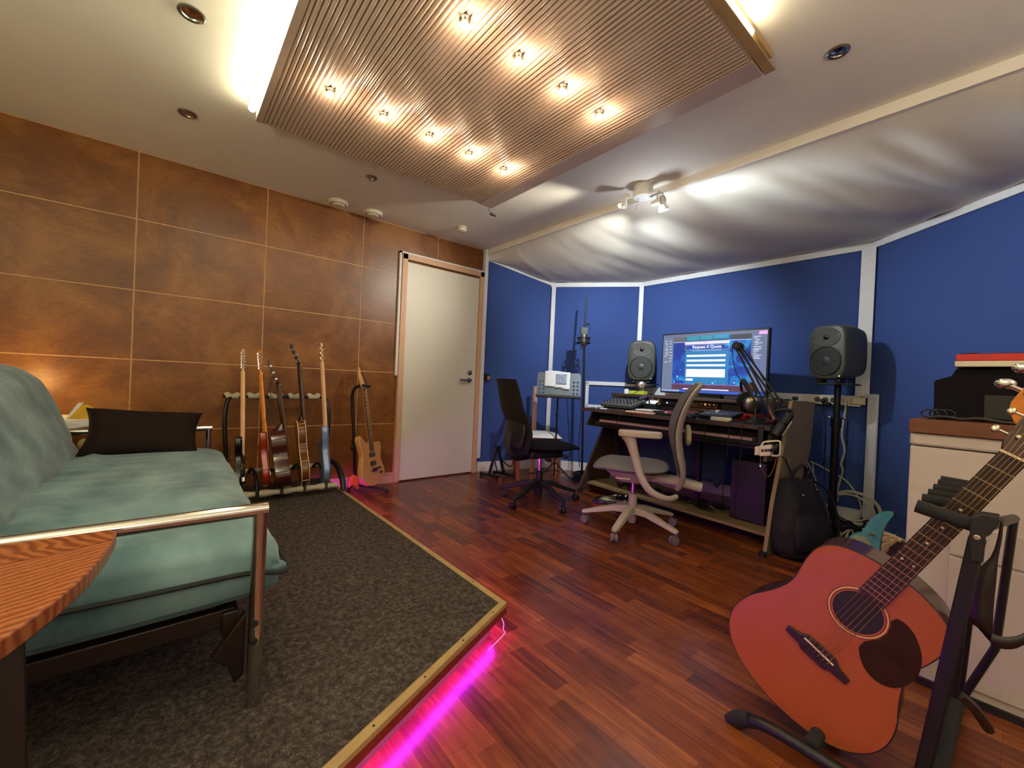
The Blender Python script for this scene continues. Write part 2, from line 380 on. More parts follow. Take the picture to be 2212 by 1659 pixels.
def on(a, b, t, off=0, z=0):
    p = a.lerp(b, t); n = Vector((-(b-a).y, (b-a).x, 0)).normalized()
    if n.dot(Vector((2, 1.5, 0))-p) < 0: n = -n
    q = p+n*off; q.z = z; return q
def wallpanel(name, a, b, ta, tb, z0=.1, m='blue', label=''):
    g = MB(); n = (on(a, b, .5, 1)-on(a, b, .5, 0))
    pts = []
    nu = 40; nv = 30
    L_ = (b-a).length
    def fn(u, v):
        p = a.lerp(b, u); z = z0+(ta+(tb-ta)*u-z0)*v
        s = min(1, 6*u, 6*(1-u), 8*v, 8*(1-v))
        d = 0
        if name == 'wall_desk':
            if z < .95 and u > .55: d = .035*s*(noise.noise(Vector((u*14, z*3-u*5, 2)))+.3)
            elif z < 1.9: d = .008*s*noise.noise(Vector((u*7, z*3, 5)))
        return p+n*d+Vector((0, 0, z))
    g.grid(fn, nu, nv)
    # solid backing
    q = [a-n*.03, b-n*.03]
    vs_ = [g.v((x.x, x.y, z)) for x, z in ((q[0], 0), (q[1], 0), (q[1], tb+.05), (q[0], ta+.05))]; g.face(vs_)
    o = g.build(name, M[m], org=(a.x, a.y, 0)); struct(o, label)
names = ['wall_corner', 'wall_rear', 'wall_desk', 'wall_right', 'wall_right_end']
for i, nm in enumerate(names):
    wallpanel(nm, VV[i], VV[i+1], tops[i], tops[i+1], z0=.1 if i < 3 else .01, label='navy fabric covered wall panel')
    g = MB(); a, b = VV[i], VV[i+1]
    n = (on(a, b, .5, 1)-on(a, b, .5, 0))
    def plank(g, a, b, ta, tb, z0, z1, th=.014, s=0, off=0.):
        a2, b2 = a.lerp(b, s), a.lerp(b, 1-s)
        vv = []
        for e, t in ((a2, ta), (b2, tb)):
            for o_, z in ((off, t+z0), (off+th, t+z0), (off+th, t+z1), (off, t+z1)): vv.append(g.v(e+n*o_+Vector((0, 0, z))))
        for k in range(4): g.face([vv[k], vv[(k+1) % 4], vv[4+(k+1) % 4], vv[4+k]])
        g.face(vv[3::-1]); g.face(vv[4:])
    plank(g, a, b, 0, 0, 0, .1 if i < 3 else .012, .012)
    struct(g.build('baseboard_'+nm[5:], M['white'], smooth=False))
    g = MB(); plank(g, a, b, tops[i], tops[i+1], -.045 if i else -.03, .004, .018)
    struct(g.build('trim_%d' % (i+1), M['whitetrim'], bev=.002))
# corner posts
def post(name, p, z0, z1, wd, a, th=.02, off=.012):
    g = MB(); d = (a-p).normalized(); n = Vector((-d.y, d.x, 0))
    if n.dot(Vector((2, 1.5, 0))-p) < 0: n = -n
    q = p+n*off
    g.bar((q.x, q.y, z0), (q.x, q.y, z1), wd, th, up=tuple(n)) if False else None
    for s0 in (0,):
        A = q-d*wd/2; B = q+d*wd/2
        vv = [g.v((e+n*o_+Vector((0, 0, z)))) for z in (z0, z1) for e, o_ in ((A, 0), (B, 0), (B, th), (A, th))]
        for k in range(4): g.face([vv[k], vv[(k+1) % 4], vv[4+(k+1) % 4], vv[4+k]])
        g.face(vv[3::-1]); g.face(vv[4:])
    return struct(g.build(name, M['whitetrim'], bev=.002))
post('trim_7', V_AB+Vector((.02, -.03, 0)), .1, 2.06, .045, V_BC)
post('trim_8', V_BC+Vector((-.01, .0, 0)), 1.0, 2.05, .045, V_AB+Vector((.1, 0, 0)))
post('trim_9', V_CD+Vector((-.02, .02, 0)), .965, 2.1, .085, V_BC)
dD = (V_DE-V_CD).normalized()
post('trim_10', V_CD+dD*.105+Vector((-.01, .01, 0)), .06, .985, .075, V_DE)
g = MB(); p = V_CD+dD*.01; n = Vector((dD.y, -dD.x, 0)); n = n if n.dot(Vector((2, 1.5, 0))-p) > 0 else -n
g.bar(p+n*.03+Vector((0, 0, .97)), p+dD*.105+n*.03+Vector((0, 0, .97)), .02, .03, up=(0, 0, 1)); struct(g.build('trim_11', M['whitetrim'], bev=.002))
# post in the corner beside the door and the vertical strip left of the door
g = MB(); g.box((2.495, D-.05, .15), (2.535, D-.004, CE)); struct(g.build('trim_12', M['whitetrim'], bev=.002), 'white corner post beside the door')
# drop trim along the ceiling edge
g = MB(); g.box((BX-.012, -.62, CE-.055), (BX+.012, D, CE)); struct(g.build('trim_13', M['ceil'], bev=.002), 'painted drop board along the ceiling edge')

# stretched cream fabric between the ceiling edge and the navy walls
g = MB(); NU, NV = 150, 30
lens = [(VV[i+1]-VV[i]).length for i in range(5)]; tot = sum(lens)
def rim(u):
    s = u*tot
    for i in range(5):
        if s <= lens[i] or i == 4:
            t = min(1, s/lens[i]); p = VV[i].lerp(VV[i+1], t); return Vector((p.x, p.y, tops[i]+(tops[i+1]-tops[i])*t))
        s -= lens[i]
def drape(u, v):
    y0 = 3.6-4.22*u
    a = Vector((BX+.002, y0, CE-.05)); b = rim(u)
    p = a.lerp(b, v); e = math.sin(PI*min(1, v))
    sag = -.035*e
    f = noise.noise(Vector((y0*4.2+p.x*1.6, p.x*.8, 3.1)))
    f2 = noise.noise(Vector((y0*11+p.x*3, p.x*1.5, 8)))
    k = .6+.9*max(0, min(1, (1.4-y0)/1.2))
    p.z += sag+e*(.030*f+.010*f2)*k
    if v > .86: p.z += .012*max(0, noise.noise(Vector((y0*6, 1, 9))))*(v-.86)/.14*2
    return p
g.grid(drape, NU, NV); struct(g.build('ceiling_fabric', M['drape'], ang=80, org=(BX, 0, CE-.05)), 'cream fabric stretched from the ceiling edge down to the navy walls')

# shelf-height boards on the navy walls
g = MB()
def strip(a, b, z0, z1, th=.016, m=0, off=.004):
    n = (on(a, b, .5, 1)-on(a, b, .5, 0)); vv = []
    for e in (a, b):
        for o_, z in ((off, z0), (off+th, z0), (off+th, z1), (off, z1)): vv.append(g.v((e.x+n.x*o_, e.y+n.y*o_, z)))
    for k in range(4): g.face([vv[k], vv[(k+1) % 4], vv[4+(k+1) % 4], vv[4+k]], m)
    g.face(vv[3::-1], m); g.face(vv[4:], m)
def hit(px, py, a, b):
    n = (on(a, b, .5, 1)-on(a, b, .5, 0)); d = ray(px, py); t = (a-EYE).dot(n)/d.dot(n)
    return EYE+d*t
p0 = hit(1266, 824, V_AB, V_BC); pz1 = hit(1266, 880, V_AB, V_BC)
q0 = Vector((p0.x, p0.y, 0))
strip(q0, V_BC, p0.z-.035, p0.z+.005); strip(q0, V_BC, pz1.z-.005, pz1.z+.035)
strip(q0, q0+(V_BC-V_AB).normalized()*.035, pz1.z, p0.z)
struct(g.build('trim_14', M['whitetrim'], bev=.002), 'white frame strip low on the navy wall beside the desk')
g = MB(); strip(V_BC.lerp(V_CD, .03), V_BC.lerp(V_CD, .985), .885, .965, .03)
struct(g.build('trim_15', M['whitetrim'], bev=.003), 'white board along the navy wall behind the desk')

# ---- door
dl = pY(866, 548, D); dr = pY(1043, 592, D); ll = pY(878, 570, D); lr = pY(1034, 604, D)
xl, xr, zt = 1.595, 2.497, 2.075; fw_ = .05
t = thing('door_1', 'white flush door with a pale beech frame and steel lever handle', 'door', ((xl+xr)/2, D, 0)); del t['category']; t['kind'] = 'structure'
g = MB(); g.box((xl, D-.045, 0), (xl+fw_, D-.004, zt)); g.box((xr-fw_, D-.045, 0), (xr, D-.004, zt)); g.box((xl, D-.045, zt-fw_), (xr, D-.004, zt))
g.box((xl+fw_, D-.02, 0), (xl+fw_+.012, D-.004, zt-fw_)); g.build('door_frame', M['beech'], t, True, bev=.003)
g = MB(); g.box((xl+fw_+.004, D-.03, .012), (xr-fw_-.004, D-.006, zt-fw_-.02)); g.build('door_leaf', M['doorw'], t, True, bev=.002)
g = MB(); hxp = pY(1012, 821, D-.03)
g.lathe([(.024, 0), (.024, -.008), (.012, -.01), (.011, -.045)], (hxp.x+.005, D-.03, hxp.z), (0, 1, 0))
g.tube([(hxp.x+.005, D-.07, hxp.z), (hxp.x-.02, D-.078, hxp.z), (hxp.x-.13, D-.078, hxp.z)], .011, 10)
g.build('handle', M['steel'], t, True)
kp = pY(1014, 805, D-.03); g = MB(); g.lathe([(.026, 0), (.026, -.01), (.018, -.014)], (kp.x, D-.03, kp.z), (0, 1, 0)); g.build('lock_escutcheon', M['steel'], t, True)
g = MB(); g.box((xl-.022, D-.03, .97), (xl-.001, D-.004, zt+.02)); g.box((xl-.022, D-.03, zt+.002), (xr, D-.004, zt+.018)); struct(g.build('trim_16', M['whitetrim']), 'white strip around the top and left of the door frame')

# ================================================================== platform
pc = [(1.0, 3.572), (1.016, 1.208), (.304, .897), (-1.69, .025), (-1.69, 3.572)]
t = thing('stage_platform', 'low grey carpeted platform with a pine edge and magenta light beneath', 'platform', (0, 2, 0))
def inset(P, d):
    out = []
    n = len(P)
    for i in range(n):
        a, b, c = Vector(P[i-1]), Vector(P[i]), Vector(P[(i+1) % n])
        e1 = (b-a).normalized(); e2 = (c-b).normalized()
        n1 = Vector((e1.y, -e1.x)); n2 = Vector((e2.y, -e2.x)); bis = n1+n2; bis *= d*2/bis.length_squared
        out.append((b.x+bis.x, b.y+bis.y))
    return out
ins = inset(pc, .028)
if abs(ins[1][0]) > 1.02: ins = inset(pc, -.028); SG = -1
else: SG = 1
g = MB(); g.prism(ins, .088, .122); g.build('carpet', M['carpet'], t, True, smooth=False)
g = MB()
i2 = inset(pc, .026*SG)
for k in (0, 1, 2):
    a, b, c, d = pc[k], pc[k+1], i2[k+1], i2[k]
    g.prism([a, b, c, d], .108, .1225)
g.build('edge_trim', M['pine'], t, True, bev=.002, smooth=False)
g = MB(); i3 = inset(pc, .014*SG)
for k in (0, 1, 2): g.prism([pc[k], pc[k+1], i3[k+1], i3[k]], .082, .1078)
g.build('side_board', M['redboard'], t, True, smooth=False)
g = MB(); i4 = inset(pc, .05*SG); i5 = inset(pc, .07*SG)
for k in (0, 1, 2): g.prism([i4[k], i4[k+1], i5[k+1], i5[k]], 0, .088)
g.build('plinth', M['chip'], t, True, smooth=False)
g = MB(); i6 = inset(pc, .036*SG); i7 = inset(pc, .044*SG)
for k in (0, 1, 2):
    a, b, c, d = [Vector(p) for p in (i6[k], i6[k+1], i7[k+1], i7[k])]
    if k == 2: b = a.lerp(b, .75); c = d.lerp(c, .75)
    g.prism([a, b, c, d], .062, .070)
g.build('light_strip', M['led_pk'], t, True, smooth=False)
g = MB(); g.tube([(.985, 1.205, .085), (.99, 1.19, .06), (.985, 1.185, .04), (.99, 1.18, .03), (.93, 1.155, .028), (.88, 1.135, .03)], .0018, 6, 4); g.build('loose_wire', M['offw'], t, True)
for k, n_ in ((0, 7), (1, 4)):
    for j in range(n_):
        g = MB()
        a = Vector(pc[k]).lerp(Vector(pc[k+1]), (j+.4)/n_); b = Vector(i2[k]).lerp(Vector(i2[k+1]), (j+.4)/n_); c = (a+b)/2
        g.cyl((c.x, c.y, .122), (c.x, c.y, .1232), .0035, n=8); g.build('screw', M['darkwood'], t, True)

# ================================================================== ribbed ceiling panel with its lamps
CZ = 2.24; cx0, cx1, cy0, cy1 = .305, 1.815, .70, 2.54
t = thing('ribbed_ceiling_panel', 'beige ribbed acoustic panel hung under the ceiling', 'ceiling panel', (1.06, 1.6, CE-.002))
g = MB(); g.box((cx0, cy0, CZ+.012), (cx1, cy1, CE-.002)); g.build('panel_body', M['cloud'], t, True, bev=.004)
g = MB(); P_ = .0205; n_ = int((cx1-cx0-.12)/P_)
sec = []
for i in range(n_):
    x = cx0+.03+i*P_
    for k in range(6):
        a = PI*k/6; sec.append((x+P_*k/6, CZ+.009-.008*math.sin(a)))
sec.append((cx0+.03+n_*P_, CZ+.009))
va = [g.v((x, cy0+.004, z)) for x, z in sec]; vb = [g.v((x, cy1-.004, z)) for x, z in sec]
for i in range(len(sec)-1): g.face([va[i], va[i+1], vb[i+1], vb[i]])
g.box((cx0+.0, cy0, CZ+.008), (cx1, cy1, CZ+.0125))
g.box((cx0, cy0, CZ), (cx0+.03, cy1, CZ+.012)); g.box((sec[-1][0], cy0, CZ), (cx1, cy1, CZ+.012))
g.build('ribbed_face', M['cloud'], t, True, ang=50)
def halogen():
    t = thing('halogen_bulb', 'x', 'lamp', (0, 0, CZ))
    g = MB(); g.lathe([(.02, 0), (.02, -.004), (.012, -.006), (.012, -.012)], (0, 0, 0), n=16)
    for k in range(6):
        a = k*PI/3; g.bar((.014*math.cos(a), .014*math.sin(a), -.002), (.022*math.cos(a), .022*math.sin(a), -.02), .005, .002)
    g.build('socket_crown', M['nickel'], t)
    g = MB(); g.lathe([(.007, -.008), (.012, -.014), (.0135, -.022), (.010, -.03), (.003, -.035)], (0, 0, 0), n=16); g.build('bulb', M['bulb'], t)
    return t
xs_ = [.524, .773, 1.022, 1.272, 1.521]; h0 = halogen(); first = True
for row, (yy_, cols) in enumerate(((2.02, xs_), (1.293, xs_[1:]))):
    for i, x in enumerate(cols):
        h = h0 if first else copy_tree(h0); first = False
        h.location = (x, yy_, CZ); PM[h.name] = h.matrix_world
        rn = ['row nearer the door'[4:], 'row nearer the photographer'[4:]][row]
        h['label'] = 'lit halogen bulb in ribbed panel, row %s, %s' % (rn, (['nearest the long white tube', 'second from the long white tube', 'middle of its row', 'second from the spotlight side', 'nearest the spotlight side'] if row == 0 else ['nearest the photo top edge', 'second from the photo top edge', 'second from the spotlight side', 'nearest the spotlight side'])[i])
        h['category'] = 'ceiling lamp'; h['group'] = 'halogen bulbs in the ribbed ceiling panel'
        lamp('halogen_glow', 'POINT', (x, yy_, CZ-.05), .95, (1, .72, .46), .012)
# LED tubes
t = thing('light_tube', 'glowing white light tube along the left edge of the ribbed panel', 'tube light', (.29, 1.5, CE-.02), group='light tubes at the ribbed panel')
g = MB(); g.box((.27, .72, CE-.025), (.305, 2.50, CE-.001)); g.build('mount', M['white'], t, True)
g = MB(); g.tube([(.283, .75, CE-.043), (.283, 2.50, CE-.043)], .0165, 12); g.build('tube', M['led_w'], t, True)
t = thing('light_tube', 'glowing white light tube beside the nearest edge of the ribbed panel', 'tube light', (1.1, .67, CE-.02), group='light tubes at the ribbed panel')
g = MB(); g.box((.4, cy0-.035, CE-.03), (1.81, cy0, CE-.001)); g.box((.4, cy0-.04, CZ+.01), (1.835, cy0, CZ+.018)); g.build('mount', M['pine'], t, True, bev=.002)
g = MB(); g.tube([(.42, cy0-.032, CE-.05), (1.60, cy0-.032, CE-.05)], .0155, 12); g.build('tube', M['led_w'], t, True)

# ---- downlights, vents, smoke detector, hanging connector
def downlight(px, py, label, r=.042):
    p = pz(px, py, CE); t = thing('downlight', label, 'downlight', p, group='unlit downlights in the ceiling')
    g = MB(); g.lathe([(r, -.0005), (r, -.006), (r*.9, -.009), (r*.72, -.006), (r*.66, .0)], n=28); g.build('rim', M['steel'], t)
    g = MB(); g.lathe([(r*.62, -.0006), (r*.6, -.002), (r*.3, -.004), (.0, -.006)], n=24); g.build('lamp_face', M['chrome'], t)
downlight(414, 28, 'dark unlit round downlight close to the top edge of the photo', .045)
downlight(405, 244, 'small chrome downlight above the tall brown boards')
downlight(803, 383, 'small chrome downlight between the ribbed panel and the round vents', .036)
downlight(1811, 110, 'small chrome downlight on the spotlight side of the ribbed panel', .038)
def vent(px, py, label):
    p = pz(px, py, CE); t = thing('ceiling_vent', label, 'vent', p, group='round white ceiling vents')
    g = MB(); g.lathe([(.075, 0), (.075, -.018), (.066, -.026), (.056, -.02), (.054, -.006)], n=32); g.build('ring', M['offw'], t)
    g = MB(); g.lathe([(.048, -.004), (.05, -.026), (.044, -.034), (.0, -.036)], n=32); g.build('disc', M['offw'], t)
vent(731, 436, 'round white vent nearer the long light tube'); vent(806, 459, 'round white vent nearer the door')
p = pz(998, 491, CE); t = thing('smoke_detector', 'small round white smoke detector on the ceiling above the door', 'smoke detector', p)
g = MB(); g.lathe([(.045, 0), (.045, -.012), (.04, -.014)], n=28); g.build('base', M['offw'], t)
g = MB(); g.lathe([(.042, -.0145), (.042, -.034), (.034, -.04), (0, -.041)], n=28); g.build('cover', M['offw'], t)
p = pz(1050, 452, CZ+.02); q = pk(1061, 468, (p-EYE).dot(FW))
g = MB(); g.tube([(1.80, 2.545, CE-.004), (1.815, 2.56, CE-.04), (1.82, 2.575, CE-.075), (1.85, 2.59, CE-.088)], .0025, 6, 4); g.ball((1.87, 2.60, CE-.09), .012, 2, 1, .8, 8)
g.ball((1.90, 2.61, CE-.088), .009, 1.5, 1, .8, 8)
tag(g.build('hanging_connector', M['cableB']), 'black cable connector dangling from the far corner of the ribbed panel', 'connector')

# ---- spot fitting
fx, fy = 2.43, 1.655
t = thing('spotlight_fitting', 'white ceiling fitting with swivelling spotlight heads, one shining cold white', 'spotlight', (fx, fy, CE))
g = MB(); g.lathe([(.064, -.001), (.064, -.072), (.06, -.08), (0, -.081)], (fx, fy, CE), n=32); g.build('canopy', M['white'], t, True, ang=30)
def head(pe, d, lit, nm='spot_head'):
    d = Vector(d).normalized(); pe = Vector(pe)
    g = MB(); a = Vector((fx, fy, CE-.066)) if True else 0
    g.tube([a, Vector((pe.x, pe.y, CE-.075)), Vector((pe.x, pe.y, CE-.08)), pe-d*.02], .005, 8)
    arm = g.build('head_arm', M['white'], t, True)
    g = MB(); g.lathe([(.008, -.05), (.018, -.044), (.021, 0), (.029, .022), (.034, .042), (.029, .045), (.019, .026), (0, .024)], pe, d, n=20)
    h = g.build(nm, M['white'], t, True, ang=30)
    if lit:
        g = MB(); g.lathe([(.027, .034), (.024, .043), (0, .044)], pe, d, n=16); b = g.build('bulb', M['coolb'], h); b.matrix_parent_inverse = PM[t.name].inverted()
head((2.37, 1.76, 2.232), (-.35, .12, -1), False)
head((2.47, 1.53, 2.17), (.3, -.12, -.9), False)
head((2.46, 1.56, 2.19), (-.2, -.95, -.08), True)
g = MB(); g.tube([(fx-.02, fy+.03, CE-.07), (fx-.01, fy-.13, CE-.082)], .008, 10); g.build('cross_bar', M['white'], t, True)
g = MB(); g.tube([(fx-.02, fy+.02, CE-.075), (fx+.0, fy+.05, CE-.15)], .0012, 5); g.build('pull_cord', M['cableB'], t, True)

# ================================================================== sofa
PT = .122   # platform top
t = thing('sofa', 'teal velvet sofa on chrome tube arms standing on the carpeted platform', 'sofa', (-.2, 2.1, PT))
def fbm(x, y, z, o=4):
    s = 0; a = 1; 
    for _ in range(o): s += a*noise.noise(Vector((x, y, z))); x *= 2.03; y *= 2.03; z *= 2.03; a *= .5
    return s
# seat: cross-section in X-Z swept along Y
g = MB()
sx0, sx1, sy0, sy1 = -.72, .255, 1.255, 2.93
prof = []   # top surface height and bottom
def seatpt(u, v):
    # u along Y, v around the section
    a = v*2*PI
    cx, cz = (sx0+sx1)/2, .425
    rx, rz = (sx1-sx0)/2, .095
    ca, sa = math.cos(a), math.sin(a)
    n_ = .38 if sa < 0 else .62
    x = cx+rx*math.copysign(abs(ca)**.3, ca)
    z = cz+(rz if sa > 0 else .085)*math.copysign(abs(sa)**n_, sa)
    if sa > 0: z += .012*math.sin(PI*u)-.012*(1-abs(ca)**2)*0
    y = sy0+(sy1-sy0)*u
    e = min(1, min(u, 1-u)*22)
    z = cz+(z-cz)*(.55+.45*e**.5)
    x = cx+(x-cx)*(.975+.025*e)
    bk = max(0, min(1, (-.05-x)/.3)); wr = fbm(x*3+y*2.2, y*1.2, z*3)*.008+(.005+.012*bk)*noise.noise(Vector((x*3+y*3, y*13-x*5, 3)))*(1 if sa > 0 else .2)
    return Vector((x+wr*ca, y, z+wr*sa))
gr = g.grid(seatpt, 130, 110, cv=True)
for k in (0, -1):
    g.face(gr[k] if k else gr[k][::-1])
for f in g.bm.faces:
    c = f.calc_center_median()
    if c.z < .40: f.material_index = 1  # shade below the seam painted in as a darker teal
seat = g.build('seat_cushion', [M['teal'], M['tealshade']], t, True, ang=60)
# piping round the seam
g = MB(); P = []
zz_ = .4275
P = [(sx0+.02, sy0-.004, zz_+.012), (-.3, sy0-.006, zz_+.012), (.0, sy0-.008, zz_+.010), (.17, sy0-.006, zz_+.008), (.262, sy0-.014, zz_-.002), (.268, sy0+.15, zz_+.004), (.262, 2.0, zz_), (.262, sy1-.1, zz_), (.25, sy1+.006, zz_), (-.3, sy1+.006, zz_)]
g.tube(P, .006, 6, 4); g.build('piping', M['piping'], t, True)
# corner ear at the front near corner
g = MB(); g.ball((.243, sy0+.012, .43), .018, 1.3, 1.2, .8, 8); g.build('cushion_corner', M['teal'], t, True)
# backrest
g = MB()
bp_ = [(-.30, .46), (-.335, .56), (-.375, .68), (-.415, .79), (-.46, .875), (-.53, .925), (-.61, .92), (-.67, .86), (-.70, .72), (-.70, .5), (-.66, .40), (-.48, .38), (-.34, .40)]
bs = smooth_pts([(x, 0, z) for x, z in bp_], 5, True)
def backpt(u, v):
    p = bs[int(round(v*len(bs))) % len(bs)]
    y = 1.27+1.66*u
    e = min(1, min(u, 1-u)*16)**.5
    c = Vector((-.52, 0, .66)); q = c+(p-c)*(.84+.16*e)
    wr = fbm(q.x*3+1, y*2.4, q.z*4)*.018+.014*abs(noise.noise(Vector((y*3, q.z*8+y*5, 1))))
    nrm = Vector((q.x-c.x, 0, q.z-c.z)).normalized()
    q = q+nrm*wr; q.y = y
    # gathered folds at the base of the back
    if q.x > -.45 and q.z < .62: q.x += .014*math.sin(q.z*95+y*11)*max(0, (.62-q.z)/.2)
    return q
gr = g.grid(backpt, 64, len(bs), cv=True)
for k in (0, -1): g.face(gr[k] if k else gr[k][::-1])
g.build('backrest', M['teal'], t, True, ang=80)
# gathered cover strip between seat and back
g = MB()
g.grid(lambda u, v: Vector((-.35+.22*v, 1.285+1.62*u, .512+.022*math.sin(PI*v)*(1+.6*noise.noise(Vector((u*4, 1, 1))))+.010*noise.noise(Vector((u*34+v*5, v*2.5, 2)))*(1.2-v)-.012*v)), 260, 18)
g.build('gathered_cover', M['teal'], t, True, ang=80)
for nm, Y, in (('near', 1.2), ('far', 2.985)):
    g = MB()
    r_ = .0165
    zr = .612
    g.tube([(.188, Y, PT), (.188, Y, zr)], r_, 20)
    g.tube([(.188+.0165, Y, zr), (-.78, Y, zr)], r_, 20)
    g.tube([(-.76, Y, PT), (-.76, Y, zr)], r_, 20)
    g.build('chrome_arm', M['chrome'], t, True, ang=30)
    for z in (.333, .289):
        g = MB(); g.lathe([(.0085, 0), (.0085, -.004), (.0045, -.0045), (0, -.0046)], (.183, Y-.0145, z), (.1, 1, 0), n=14); g.build('bolt_hole', M['black'], t, True)
g = MB()
for Y in (1.262, 2.945):
    g.bar((-.74, Y+.02, .305), (.15, Y+.02, .325), .03, .045)
g.bar((.14, 1.25, .315), (.14, 2.95, .315), .035, .06); g.bar((-.72, 1.25, .3), (-.72, 2.95, .3), .035, .06)
g.prism([(.10, .25), (.17, .345), (.17, .19), (.15, .17), (.135, .22)], 0, .03, Matrix.Translation((0, 1.225, 0)) @ Matrix.Rotation(PI/2, 4, 'X') @ Matrix.Translation((0, 0, -.03)))
g.build('base_frame', M['darkwood'], t, True, bev=.003)

# cushion leaning on the far arm
def cushion(g, w_, h_, th, M_, ear=.12, n=26):
    def sd(s):
        def fn(u, v):
            a, b = 2*u-1, 2*v-1
            k = 1-ear*((1-abs(a)**2)*abs(b)**2); k2 = 1-ear*((1-abs(b)**2)*abs(a)**2)
            x = a*w_/2*(1-ear*(1-b*b)*1.0*.35) ; y = b*h_/2*(1-ear*(1-a*a)*.6*.6)
            z = s*th/2*(max(0, 1-a**4)*max(0, 1-b**4))**.55
            z += s*.006*fbm(a*2+3, b*2, s)*(1-a*a)*(1-b*b)
            return M_ @ Vector((x, y, z))
        return fn
    g.grid(sd(1), n, n); g.grid(sd(-1), n, n)
g = MB(); Mx = Matrix.Translation((-.085, 2.835, .612)) @ Matrix.Rotation(R(4), 4, 'Y') @ Matrix.Rotation(R(50), 4, 'X')
cushion(g, .47, .29, .12, Mx, .34)
tag(g.build('throw_pillow', M['pillow'], ang=70), 'dark brown black pillow leaning on the far sofa arm', 'pillow')

# ---- side table with a lamp behind the far arm of the sofa
t = thing('side_table', 'low pale side table behind the far end of the sofa', 'side table', (-.42, 3.27, PT))
g = MB(); g.box((-.72, 3.06, .63), (-.235, 3.5, .655)); g.build('table_top', M['offw'], t, True, bev=.003)
for dx in (-.69, -.27):
    for dy in (3.09, 3.47):
        g = MB(); g.box((dx-.015, dy-.015, PT), (dx+.015, dy+.015, .63)); g.build('leg', M['offw'], t, True)
g = MB()
def nap(u, v):
    return Vector((-.43+.19*u, 3.07-.006+.0*v, .655-.055*v*(1-.6*u)))
g.grid(lambda u, v: Vector((-.47+.225*u, 3.053-.006*v, .66-.062*v*(1-.75*u))), 8, 4); g.grid(lambda u, v: Vector((-.47+.225*u, 3.053+.2*v, .662+.003*noise.noise(Vector((u*5, v*4, 0))))), 8, 6)
tag(g.build('paper_napkin', M['paper'], solid=.001), 'white paper hanging over the edge of the side table', 'paper')
g = MB(); g.prism([(-.40, .66), (-.352, .735), (-.33, .738), (-.30, .715), (-.262, .664)], 0, .012, Matrix.Translation((0, 3.16, 0)) @ Matrix.Rotation(PI/2, 4, 'X'))
g.prism([(-.41, .66), (-.365, .745), (-.345, .748), (-.352, .735), (-.385, .66)], 0, .02, Matrix.Translation((0, 3.17, 0)) @ Matrix.Rotation(PI/2, 4, 'X'), mi=1)
tag(g.build('notepad', [M['yellow'], M['paper']], bev=.001), 'crumpled yellow and white paper block standing on the side table', 'notepad')
t = thing('table_lamp', 'warm lamp hidden behind the teal sofa back', 'lamp', (-.62, 3.4, .655))
g = MB(); g.lathe([(.05, 0), (.05, .01), (.008, .02), (.008, .12)], (-.62, 3.4, .655)); g.build('lamp_base', M['nickel'], t, True)
g = MB(); g.lathe([(.035, .12), (.04, .16), (.0, .2)], (-.62, 3.4, .655)); g.build('bulb', glow('warm_bulb', (1, .5, .16), 6), t, True)
lamp('table_lamp_light', 'POINT', (-.60, 3.37, .84), 1.6, (1, .60, .20), .07)
g = MB(); g.ball((-.315, 3.0, .545), .03, 1, 1, 1.1, 8); g.ball((-.295, 3.0, .52), .02, 1, 1, 1, 8, mi=1)
tag(g.build('fabric_flower', [M['ivory'], M['ypack']]), 'small cream and green ornament tucked between sofa back and dark pillow', 'ornament')

# ---- foreground table
t = thing('occasional_table', 'round edged zebra veneer table in front of the near sofa arm', 'table', (-.45, .8, PT))
g = MB(); cx_, cy_ = -.45, 1.095
pl_ = []
for i in range(41):
    a = PI*i/40
    pl_.append((cx_+.382*abs(math.cos(a))**.92*math.copysign(1, math.cos(a)), cy_-.60*math.sin(a)))
pl_ = [(cx_+.372, cy_+.018)]+pl_[0:]+[(cx_-.372, cy_+.018)]
g.prism(pl_[::-1], .612, .638)
g.build('table_top', M['veneer'], t, True, bev=.003, ang=30)
g = MB()
band = [(cx_+.372, cy_+.016), (cx_+.381, cy_-.05)]+[(cx_+.30-.06*i, cy_-.085-.005*i) for i in range(12)]+[(cx_-.36, cy_+.016)]
g.prism(band[::-1], .6381, .6388); g.build('veneer_band', M['veneer2'], t, True)
for (x0, y0, x1, y1) in ((-.175, .90, -.145, .83), (-.72, .90, -.75, .83)):
    g = MB(); g.bar((x0, y0, .612), (x1, y1, PT), .045, .03); g.build('leg', M['darkwood'], t, True, bev=.003)

# ================================================================== guitars
DREAD = [(0, 0), (3, 40), (9, 75), (20, 110), (50, 158), (90, 187), (130, 198), (170, 196), (210, 184), (250, 163), (290, 146), (320, 139), (350, 139), (380, 143.5), (410, 146), (440, 144), (465, 133), (485, 112), (498, 80), (506, 45), (508, 15)]
CLASS = [(0, 0), (4, 50), (14, 90), (40, 140), (80, 175), (120, 183), (160, 176), (200, 155), (240, 132), (270, 122), (300, 122), (340, 134), (380, 141), (420, 138), (455, 120), (475, 90), (483, 50), (486, 15)]
def sym(o, s=1): 
    P = [(x*s, w*s) for x, w in o]+[(x*s, -w*s) for x, w in o[1:]][::-1]
    return [(p.x/1000, p.y/1000) for p in smooth_pts([(x, y, 0) for x, y in P], 3, True)]
STRAT = [(0, 10), (5, 65), (30, 120), (75, 155), (120, 160), (170, 148), (220, 128), (260, 120), (300, 128), (345, 142), (385, 146), (408, 136), (408, 118), (385, 98), (360, 72), (345, 40), (338, 20), (338, -20), (342, -45), (334, -70), (330, -95), (342, -120), (336, -140), (305, -146), (262, -135), (220, -122), (180, -130), (130, -150), (80, -158), (35, -132), (6, -70), (0, -10)]
